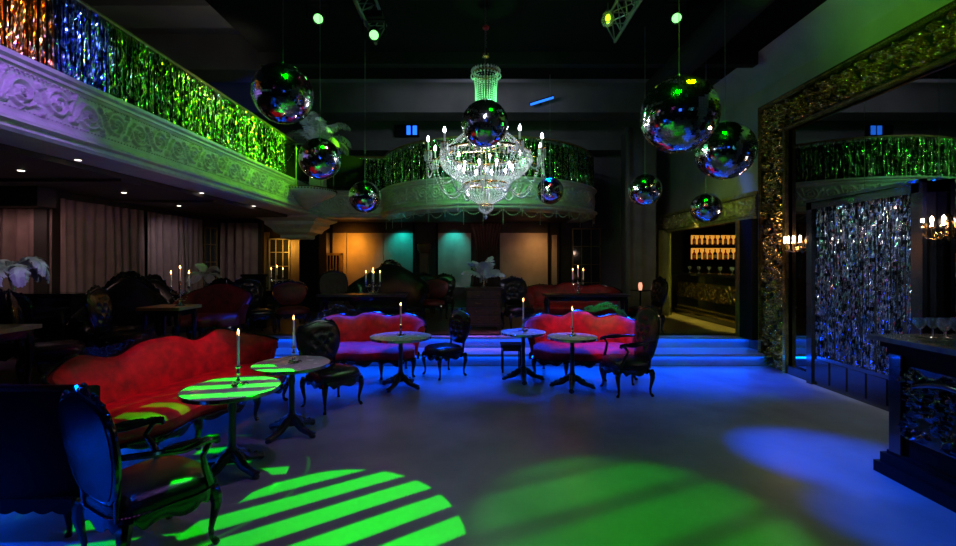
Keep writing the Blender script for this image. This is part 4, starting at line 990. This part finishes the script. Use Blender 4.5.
# chest of drawers
x0, x1 = P(466, 0, 8.9).x, P(501, 0, 8.9).x; hw = (x1-x0)/2
t = thing('chest_of_drawers', 'dark wooden chest of drawers with brass pulls at stage centre', 'chest', ((x0+x1)/2, 9.15, Z))
MB().box(-hw, hw, -.2, .2, .07, .80).build('body', 'wood', t, smooth=False); MB().box(-hw-.03, hw+.03, -.23, .22, .80, .84).box(-hw-.02, hw+.02, -.22, .2, .07, .11).build('top', 'wood', t, smooth=False)
for k in range(4):
    for (a, b) in ((-hw+.02, hw*.35), (hw*.4, hw-.02)):
        d = MB().box(a, b, -.222, -.2, .14+k*.163, .28+k*.163).build('drawer', 'oak', t, smooth=False)
        m_ = (a+b)/2; mb = MB(); mb.tube([(m_-.05, -.222, .22+k*.163), (m_-.03, -.245, .2+k*.163), (m_+.03, -.245, .2+k*.163), (m_+.05, -.222, .22+k*.163)], .006, 6); mb.build('pull', 'brass', d)
for sx in (-1, 1):
    for sy in (-1, 1): MB().box(sx*(hw-.04)-.03, sx*(hw-.04)+.03, sy*.16-.03, sy*.16+.03, 0, .08).build('foot', 'wood', t, smooth=False)
plume_vase((P(484, 0, 9.0).x, 9.1, Z+.84), 'white feather plume in a small vase on the wooden chest', .24, .48, 10, 9, .15, .8, .9, up=1.15)

# ------------------------------------------------------------------ bar alcove
t = thing('back_bar', 'dark back bar with carved gilt scrolls seen through the right opening', 'bar', (5.6, 10.3, Z))
def o3(mbx): mbx.v = [(a-5.6, b-10.3, c-Z) for a, b, c in mbx.v]; return mbx
mb = MB(); mb.box(5.25, 5.9, 8.75, 11.9, .4, 1.42); mb.box(5.2, 5.25, 8.75, 11.9, .4, .52); o3(mb).build('body', 'lacquer', t, smooth=False)
mb = MB(); mb.box(5.15, 5.95, 8.7, 11.95, 1.42, 1.48); o3(mb).build('countertop', 'lacquer', t, smooth=False)
mb = MB(); relief(mb, lambda u, v, h: (5.245-.04*h, 8.9+2.9*u, .85+.4*v), 2.9, TILE1, .48); o3(mb).build('carved_scrolls', 'gold', t, ang=80)
mb = MB(); mb.box(5.17, 5.25, 8.75, 11.9, .52, .56); mb.box(5.19, 5.25, 8.75, 11.9, .62, .64); o3(mb).build('foot_rail', 'gold', t, smooth=False)
# shelf wall facing the room
Ys = 12.3
t = thing('bottle_shelf', 'glowing two tier bottle shelf at the back of the bar alcove', 'shelf', (6.6, 12.9, Z))
def o4(mbx): mbx.v = [(a-6.6, b-12.9, c-Z) for a, b, c in mbx.v]; return mbx
D4 = 12.4
xa, xb = P(692, 0, D4).x, P(739, 0, D4).x
o4(MB().box(xa-.1, xb+.1, D4+.15, D4+.2, .4, 2.75)).build('back_panel', 'black', t, smooth=False)
for i, (yb_, yt_) in enumerate([(259.5, 248), (244.5, 235)]):
    zb = P(0, yb_, D4).z; zt = P(0, yt_, D4).z
    o4(MB().box(xa-.1, xb+.1, D4-.15, D4+.15, zb-.03, zb)).build('shelf_board', 'black', t, smooth=False)
    o4(MB().box(xa, xb, D4+.14, D4+.149, zb+.01, zt)).build('lit_back', 'backlight', t, smooth=False)
o4(MB().box(xa-.13, xa-.1, D4-.15, D4+.2, .4, 2.75).box(xb+.1, xb+.13, D4-.15, D4+.2, .4, 2.75)).build('side_panel', 'black', t, smooth=False)
def bottle(loc, h, r, m, label, group):
    t = thing('bottle', label, 'bottle', loc, 0, group)
    MB().lathe([(r*.95, 0), (r, .01), (r, h*.55), (r*.85, h*.64), (r*.32, h*.74), (r*.3, h*.92)], (0, 0, 0), 12).build('glass', m, t)
    MB().lathe([(r*.36, h*.92), (r*.36, h)], (0, 0, 0), 8).build('cap', 'black', t)
    MB().lathe([(r*1.01, h*.15), (r*1.02, h*.16), (r*1.02, h*.45), (r*1.01, h*.46)], (0, 0, 0), 12).build('label_band', 'bottlelabel', t)
ords = ['first', 'second', 'third', 'fourth', 'fifth', 'sixth', 'seventh', 'eighth', 'ninth', 'tenth', 'eleventh', 'twelfth', 'thirteenth', 'fourteenth']
for i, (yb_, hh) in enumerate([(259.5, .3), (244.5, .26)]):
    zb = P(0, yb_, D4).z; n = 9
    for k in range(n):
        m_ = ('redglass', 'amberglass', 'black')[(k*2+i) % 3]
        bottle((xa+.07+(xb-xa-.14)*k/(n-1), D4+.02, zb), hh*(.9+.1*((k*7) % 3)/2), .05 if i == 0 else .042, m_, '%s bottle from the left on the %s glowing bar shelf' % (ords[k], ('lower', 'upper')[i]), 'bottles on the %s bar shelf' % ('lower', 'upper')[i])
def goblet(loc, label, group, h=.17, r=.045, m='glass'):
    t = MB().lathe([(r*.8, 0), (r*.8, .004), (.006, .012), (.005, h*.45), (r*.5, h*.52), (r, h*.75), (r*.95, h), (r*.9, h), (r*.93, h*.76), (r*.4, h*.56), (.002, h*.55)], (0, 0, 0), 16).build('wine_glass', m)
    t.location = loc; return tag(t, label, 'glass', group)
g0 = None
for k in range(12):
    lab = '%s glass from the left in the row on the alcove bar' % ords[11-k]; loc = (5.35+(k % 2)*.12, 9.0+k*.24, 1.48)
    if not g0: g0 = goblet(loc, lab, 'glasses on the alcove bar', .16)
    else:
        g = g0.copy(); COL.objects.link(g); g.location = loc; g['label'] = lab

# ------------------------------------------------------------------ foreground bar at right
t = thing('bar_counter', 'black carved bar counter with grey stone top in the right foreground', 'bar', (3.75, 2.4, 0))
def o5(mbx): mbx.v = [(a-3.75, b-2.4, c) for a, b, c in mbx.v]; return mbx
o5(MB().box(3.42, 4.2, .6, 3.72, .18, 1.08)).build('body', 'ebony', t, smooth=False)
mb = MB()
for o_, z0, z1 in ((.0, 0, .09), (.03, .09, .17), (.06, .17, .2)): mb.box(3.33+o_, 4.3-o_, .55+o_, 3.80-o_, z0, z1)
o5(mb).build('plinth', 'ebony', t, smooth=False)
mb = MB(); mb.box(3.30, 4.32, .5, 3.83, 1.10, 1.14); o5(mb).build('countertop', 'barstone', t, smooth=False)
mb = MB(); mb.box(3.36, 4.26, .55, 3.77, 1.05, 1.10); mb.box(3.39, 4.23, .58, 3.74, 1.0, 1.05); o5(mb).build('cornice', 'ebony', t, smooth=False)
mb = MB(); relief(mb, lambda u, v, h: (3.418-.06*h, .7+2.95*u, .34+.58*v), 2.95, TILE2, .58)
for y in (.66, 1.9, 3.66): mb.box(3.38, 3.42, y-.05, y+.05, .2, 1.0)
for k in range(3):
    y0 = 3.5-k*.95; mb.tube([(3.38, y0-.8*i/12, .78+.07*math.sin(i/12*PI*1.5)) for i in range(13)], [.02+.015*math.sin(i/12*PI) for i in range(13)], 7)
    curl(mb, (3.38, y0-.82, .72), (0, 1, 0), (0, 0, 1), .06, .014)
o5(mb).build('carved_panel', 'lacquer', t, ang=80)
mb = MB(); relief(mb, lambda u, v, h: (3.5+.62*u, 3.722+.03*h, .38+.5*v), .62, TILE2, .6); o5(mb).build('end_panel', 'lacquer', t, ang=80)
gg = None; r_ = random.Random(5); k = 0
for row in range(3):
    for c_ in range(6):
        x = 3.55+.105*c_+.04*row; y = 3.62-.14*row+r_.uniform(-.01, .01)
        lab = '%s glass from the left in the %s row on the stone bar top' % (ords[c_], ('rear', 'middle', 'front')[row]); loc = (x, y, 1.14)
        if not gg: gg = goblet(loc, lab, 'glasses on the stone bar top', .16, .045)
        else: g = gg.copy(); COL.objects.link(g); g.location = loc; g['label'] = lab

# ------------------------------------------------------------------ mirror balls
def ball_mesh():
    mb = MB(); rows = 46; r_ = random.Random(11)
    for i in range(rows):
        a0, a1 = PI*i/rows-PI/2, PI*(i+1)/rows-PI/2; am = (a0+a1)/2; n = max(4, int(2*rows*math.cos(am)))
        for j in range(n):
            b0, b1 = 2*PI*j/n, 2*PI*(j+1)/n; bm = (b0+b1)/2; g = .06
            c = Vector((math.cos(am)*math.cos(bm), math.cos(am)*math.sin(bm), math.sin(am)))
            e = Vector((-math.sin(bm), math.cos(bm), 0)); f = c.cross(e)
            nn = (c+e*r_.gauss(0, .03)+f*r_.gauss(0, .03)).normalized(); e = f.cross(nn).normalized() if False else (e-nn*e.dot(nn)).normalized(); f = nn.cross(e)
            hw = (b1-b0)/2*math.cos(am)*(1-g); hh = (a1-a0)/2*(1-g)
            mb.add([c-e*hw-f*hh, c+e*hw-f*hh, c+e*hw+f*hh, c-e*hw+f*hh], [(0, 1, 2, 3)])
    return mb
def disco(loc, r, label, top=5.2):
    global BALL
    t = thing('mirror_ball', label, 'mirror ball', loc, rnd.uniform(0, 6), 'hanging mirror balls')
    if BALL is None:
        a = ball_mesh().build('mirror_tiles', 'tile', t, smooth=False); b = MB().ball((0, 0, 0), .985, 32, 18).build('core', 'tilecore', t); BALL = (a, b)
        a.scale = b.scale = (r,)*3
    else:
        for q in BALL: c = q.copy(); COL.objects.link(c); c.parent = t; c.scale = (r,)*3
    MB().lathe([(r*.12, r*.985), (r*.12, r*1.03), (r*.04, r*1.06), (.008, r*1.1)], (0, 0, 0), 14).build('cap', 'steel', t)
    MB().tube([(0, 0, r*1.05), (0, 0, top-loc[2])], .004, 5).build('cable', 'steel', t)
BALL = None
def dball(px, py, d, dia, label, top=5.2): p = P(px, py, d); disco((p.x, p.y, p.z), dia/2, label, top)
dball(283, 94, 4.5, .58, 'large mirror ball at upper left, in front of the plume')
dball(320, 159, 5.4, .49, 'mirror ball lower right of the large left one')
dball(365, 197, 7.0, .49, 'small mirror ball left of the chandelier, over the bowed balcony')
dball(485, 124, 5.0, .52, 'mirror ball hanging right in front of the chandelier')
dball(550, 191, 8.3, .49, 'small dark mirror ball right of the chandelier')
dball(679, 115, 4.6, .76, 'largest mirror ball at upper right, lit green')
dball(725, 151, 5.6, .70, 'big mirror ball just lower right of the largest one')
dball(645, 190, 6.6, .47, 'small mirror ball under the largest one, left of the pair')
dball(706, 208, 7.2, .47, 'lowest small mirror ball by the gilt lintel')

# ------------------------------------------------------------------ chandelier
c = Vector((.106, 6.1, 0)); t = thing('chandelier', 'great crystal basket chandelier with candle bulbs in the middle of the room', 'chandelier', c)
mb = MB()
for k in range(26):
    z = 4.42+k*.03; a = (k % 2)*PI/2
    mb.tube([(math.cos(a)*.011*math.cos(q), math.sin(a)*.011*math.cos(q), z+.019*math.sin(q)) for q in [2*PI*i/8 for i in range(8)]], .003, 4, close=True)
mb.build('chain', 'steel', t)
MB().lathe([(.0, 4.5), (.05, 4.52), (.055, 4.56), (.02, 4.6), (.02, 4.64)], (0, 0, 0), 16).build('canopy_boss', 'brass', t)
MB().lathe([(.0, 4.88), (.04, 4.9), (.045, 4.93), (.02, 4.95)], (0, 0, 0), 14).build('red_hook_cover', mat('red_plastic', (.6, .02, .02), .4, var=.2, vscale=9), t)
def strands(mb, n, prof, r=.011, gap=.026, z_h=None, sag=0, ph=0):
    # beads strung along a meridian profile of (radius, height)
    pts = [Vector((a, 0, b)) for a, b in prof]; L = [0]
    for a, b in zip(pts, pts[1:]): L.append(L[-1]+(b-a).length)
    m = int(L[-1]/gap)
    for k in range(n):
        an = 2*PI*(k+ph)/n
        for i in range(m+1):
            s = L[-1]*i/m; q = 0
            while q < len(L)-2 and L[q+1] < s: q += 1
            p = pts[q].lerp(pts[q+1], (s-L[q])/(L[q+1]-L[q])); mb.octa((p.x*math.cos(an), p.x*math.sin(an), p.z), r)
def cv(r0, z0, r1, z1, b, n=8): return [(r0+(r1-r0)*(i/n)+b*math.sin(PI*i/n), z0+(z1-z0)*(i/n)) for i in range(n+1)]
mb = MB(); strands(mb, 26, [(.17, 4.30), (.145, 4.1), (.14, 3.9), (.17, 3.7), (.28, 3.5), (.58, 3.23)], .010, .03)
for k in range(26):
    a = 2*PI*k/26; mb.octa((.185*math.cos(a), .185*math.sin(a), 4.33), .02, .03); mb.octa((.2*math.cos(a), .2*math.sin(a), 4.26), .013, .02)
mb.build('bead_column', 'crystal', t, smooth=False, kind='stuff')
mb = MB(); mb.tube([(.17*math.cos(2*PI*i/30), .17*math.sin(2*PI*i/30), 4.3) for i in range(30)], .014, 6, close=True); mb.tube([(.6*math.cos(2*PI*i/60), .6*math.sin(2*PI*i/60), 3.21) for i in range(60)], .018, 6, close=True)
mb.tube([(.29*math.cos(2*PI*i/40), .29*math.sin(2*PI*i/40), 2.80) for i in range(40)], .014, 6, close=True); mb.tube([(.1*math.cos(2*PI*i/20), .1*math.sin(2*PI*i/20), 2.52) for i in range(20)], .01, 6, close=True)
mb.tube([(0, 0, 2.5), (0, 0, 4.5)], .012, 8)
for k in range(6):
    a = k*PI/3; mb.tube([(0, 0, 3.25), (.6*math.cos(a), .6*math.sin(a), 3.21)], .008, 5); mb.tube([(0, 0, 2.82), (.29*math.cos(a), .29*math.sin(a), 2.80)], .008, 5)
mb.build('ring_frame', 'brass', t)
mb = MB(); strands(mb, 72, cv(.61, 3.20, .29, 2.81, .12), .011, .028)
for k in range(72):
    a = 2*PI*k/72
    for z, rr in ((3.17, .62), (3.11, .625)): mb.octa((rr*math.cos(a), rr*math.sin(a), z), .016, .026)
mb.build('bead_basket', 'crystal', t, smooth=False, kind='stuff')
mb = MB(); strands(mb, 40, cv(.27, 2.78, .1, 2.53, .08), .010, .025)
for k in range(40): a = 2*PI*k/40; mb.octa((.295*math.cos(a), .295*math.sin(a), 2.77), .014, .024)
mb.build('lower_basket', 'crystal', t, smooth=False, kind='stuff')
mb = MB(); strands(mb, 20, cv(.1, 2.51, .02, 2.40, .03, 5), .009, .02); mb.octa((0, 0, 2.36), .025, .04); mb.build('bottom_drop', 'crystal', t, smooth=False)
NA = 10
for k in range(NA):
    a = 2*PI*(k+.35)/NA; ca, sa = math.cos(a), math.sin(a)
    mb = MB(); mb.tube([(ca*r, sa*r, z) for r, z in [(.6, 3.19), (.66, 3.12), (.74, 3.10), (.79, 3.15), (.78, 3.2)]], .009, 6)
    mb.lathe([(.01, 3.19), (.045, 3.205), (.05, 3.215), (.012, 3.22)], (.78*ca, .78*sa, 0), 12)
    ar = mb.build('arm', 'brass', t)
    MB().lathe([(.013, 3.215), (.013, 3.33), (.008, 3.335)], (.78*ca, .78*sa, 0), 10).build('candle_tube', 'wax', ar)
    MB().lathe([(.008, 3.335), (.018, 3.35), (.016, 3.375), (.002, 3.41)], (.78*ca, .78*sa, 0), 10).build('bulb', 'bulb', ar)
    mb = MB(); a2 = 2*PI*(k+1.35)/NA
    for dr, r0 in ((.28, .78), (.62, .76)):
        for i in range(25 if dr < .5 else 0):
            q = i/24; an = a+(a2-a)*q; z = 3.19-dr*4*q*(1-q); mb.octa((r0*math.cos(an), r0*math.sin(an), z), .013)
    for i in range(36): # long loop from the arm down and back to the lower ring
        q = i/35; r0 = .78+(.3-.78)*q; z = 3.19-.39*q-.42*4*q*(1-q)*(1-.35*q); mb.octa((r0*ca, r0*sa, z), .015)
    for q in range(8):
        an = a+q*.785; mb.tube([((.78*ca)+.045*math.cos(an), (.78*sa)+.045*math.sin(an), 3.2), ((.78*ca)+.045*math.cos(an), (.78*sa)+.045*math.sin(an), 3.08)], .006, 4)
    for i in range(30): mb.octa((.80*ca, .80*sa, 3.1-.02*i), .008)
    mb.build('bead_swag', 'crystal', ar, smooth=False, kind='stuff')
for k in range(10):
    a = 2*PI*(k+.1)/10; MB().lathe([(.006, 2.99), (.009, 3.01), (.018, 3.03), (.016, 3.05), (.003, 3.07)], (.36*math.cos(a), .36*math.sin(a), 0), 10).build('inner_bulb', 'bulb', t)
    point('chandelier_light', c+Vector((.36*math.cos(a), .36*math.sin(a), 3.12)), (.85, .82, 1), 1.6, .03) if k % 2 == 0 else None
point('chandelier_core_light', c+Vector((0, .08, 3.0)), (.9, .85, 1), 12, .06)
point('chandelier_column_light', c+Vector((0, .05, 3.8)), (.1, 1, .2), 55, .05)
spot('chandelier_front_light', (.1, 2.2, 4.6), (.1, 6, 3.0), (.8, .75, 1), 110, 22, .6, .1)

# ------------------------------------------------------------------ stage lighting gear
def truss(px, py, d, label, y0=2.0):
    p = P(px, py, d); t = thing('truss', label, 'truss', (p.x, d, p.z), 0, 'lighting trusses')
    L = d-y0; ch_ = [(-.13, 0), (.13, 0), (0, -.0)]; top = [(-.14, .32), (.14, .32), (0, .06)]
    mb = MB()
    for x, z in top: mb.tube([(x, -L, z), (x, 0, z)], .022, 7)
    mb.build('chord', 'steel', t)
    mb = MB(); n = int(L/.28)
    for i in range(n):
        for j in range(3):
            a, b = top[j], top[(j+1) % 3]; mb.tube([(a[0], -i*.28, a[1]), (b[0], -(i+1)*.28, b[1])], .009, 5); mb.tube([(a[0], -i*.28, a[1]), (b[0], -i*.28, b[1])], .009, 5)
    mb.build('bracing', 'steel', t)
    for y in (-.4, -L+.3): MB().tube([(0, y, .32), (0, y, 5.2-p.z)], .01, 5).build('hanger', 'steel', t)
truss(376, 48, 6.5, 'steel lighting truss at the top, left of the chandelier')
truss(615, 46, 6.4, 'steel lighting truss at the top, right of the chandelier')
def moving_head(loc, tgt, label, lens='greenlens'):
    t = thing('stage_light', label, 'stage light', loc, 0)
    d = (Vector(tgt)-Vector(loc)).normalized(); q = d.to_track_quat('Z', 'Y').to_matrix()
    mb = MB(); mb.lathe([(.05, -.2), (.075, -.18), (.08, -.02), (.085, .02), (.07, .03), (.06, .0)], (0, 0, 0), 20); mb.v = [tuple(q @ Vector(v)) for v in mb.v]; mb.build('head', 'black', t)
    mb = MB(); mb.lathe([(.058, .0), (.045, .014), (.02, .02), (.004, .022)], (0, 0, 0), 20); mb.v = [tuple(q @ (Vector(v)+Vector((0, 0, .004)))) for v in mb.v]; mb.build('lens', lens, t)
    MB().tube([(-.15, 0, 0), (-.15, 0, .2), (.15, 0, .2), (.15, 0, 0)], .015, 6).build('yoke', 'black', t)
    MB().box(-.12, .12, -.08, .08, .2, .28).tube([(0, 0, .28), (0, 0, 5.2-loc[2])], .02, 8).build('base', 'black', t)
moving_head((-2.10, 5.93, 5.03-.08), (-1.2, 1, 1), 'round stage light with glowing green lens at the top left')
moving_head((-1.36, 5.9, 4.72), (-.6, 1, 1), 'green glowing stage light beside the left truss')
moving_head((2.62, 5.95, 5.03-.06), (1.2, 1, 1), 'green glowing stage light at the top right')
p = P(608, 20, 6.0)
t = thing('glass_lantern', 'small hanging glass lantern glowing yellow green by the right truss', 'lantern', (p.x, 6.0, p.z))
MB().lathe([(.01, -.09), (.07, -.06), (.09, .0), (.07, .08), (.03, .12), (.028, .13), (.06, .08), (.08, .0), (.06, -.05), (.01, -.08)], (0, 0, 0), 18).build('shade', 'glass', t)
MB().ball((0, 0, .02), .035, 10, 6, (1, 1, 1.5)).build('bulb', mat('yellow_green_lamp', (.6, 1, 0), .4, emit=(.5, 1, .02), estr=3), t)
MB().tube([(0, 0, .12), (0, 0, 5.2-p.z)], .005, 5).build('cable', 'steel', t)
p = P(408, 127, 12.6)
for k, dx in enumerate((-.12, .12)):
    MB()
t = thing('blue_screen', 'pair of small glowing blue panels above the bowed balcony', 'light panel', (P(411, 0, 13.3).x, 13.3, P(0, 130, 13.3).z))
MB().box(-.13, -.02, 0, .04, -.13, .13).box(.05, .17, 0, .04, -.13, .13).build('lit_face', 'bluescreen', t, smooth=False)
MB().box(-.5, .22, .04, .18, -.17, .17).build('housing', 'black', t, smooth=False)
t = thing('light_bar', 'slim tilted blue light bar over the right end of the bowed balcony', 'light bar', (P(542, 0, 11.3).x, 11.3, P(0, 101, 11.3).z))
T_ = Matrix.Rotation(-.3, 4, 'Y'); MB().box(-.3, .3, -.03, .03, -.02, .02, T_).build('tube', 'bluescreen', t, smooth=False)
MB().box(-.32, .32, -.02, .05, .02, .05, T_).box(-.02, .02, .03, .31, .0, .04).build('housing', 'black', t, smooth=False)
# sconce on the far orange wall
p = P(316, 250, 13.3)
t = thing('wall_lamp', 'two-light wall lamp glowing orange beside the far pier', 'lamp', (p.x+.05, 13.35, p.z))
MB().lathe([(.02, -.12), (.06, -.1), (.03, 0), (.02, .05)], (0, 0, 0), 12).build('backplate', 'brass', t)
for sx in (-1, 1):
    a = MB().tube([(0, -.02, -.06), (sx*.12, -.08, -.1), (sx*.2, -.1, -.03)], .008, 6).build('arm', 'brass', t)
    MB().ball((sx*.2, -.1, .0), .03, 10, 6, (1, 1, 1.4)).build('bulb', mat('amber_bulb', (1, .5, .1), .4, emit=(1, .42, .08), estr=14), a)
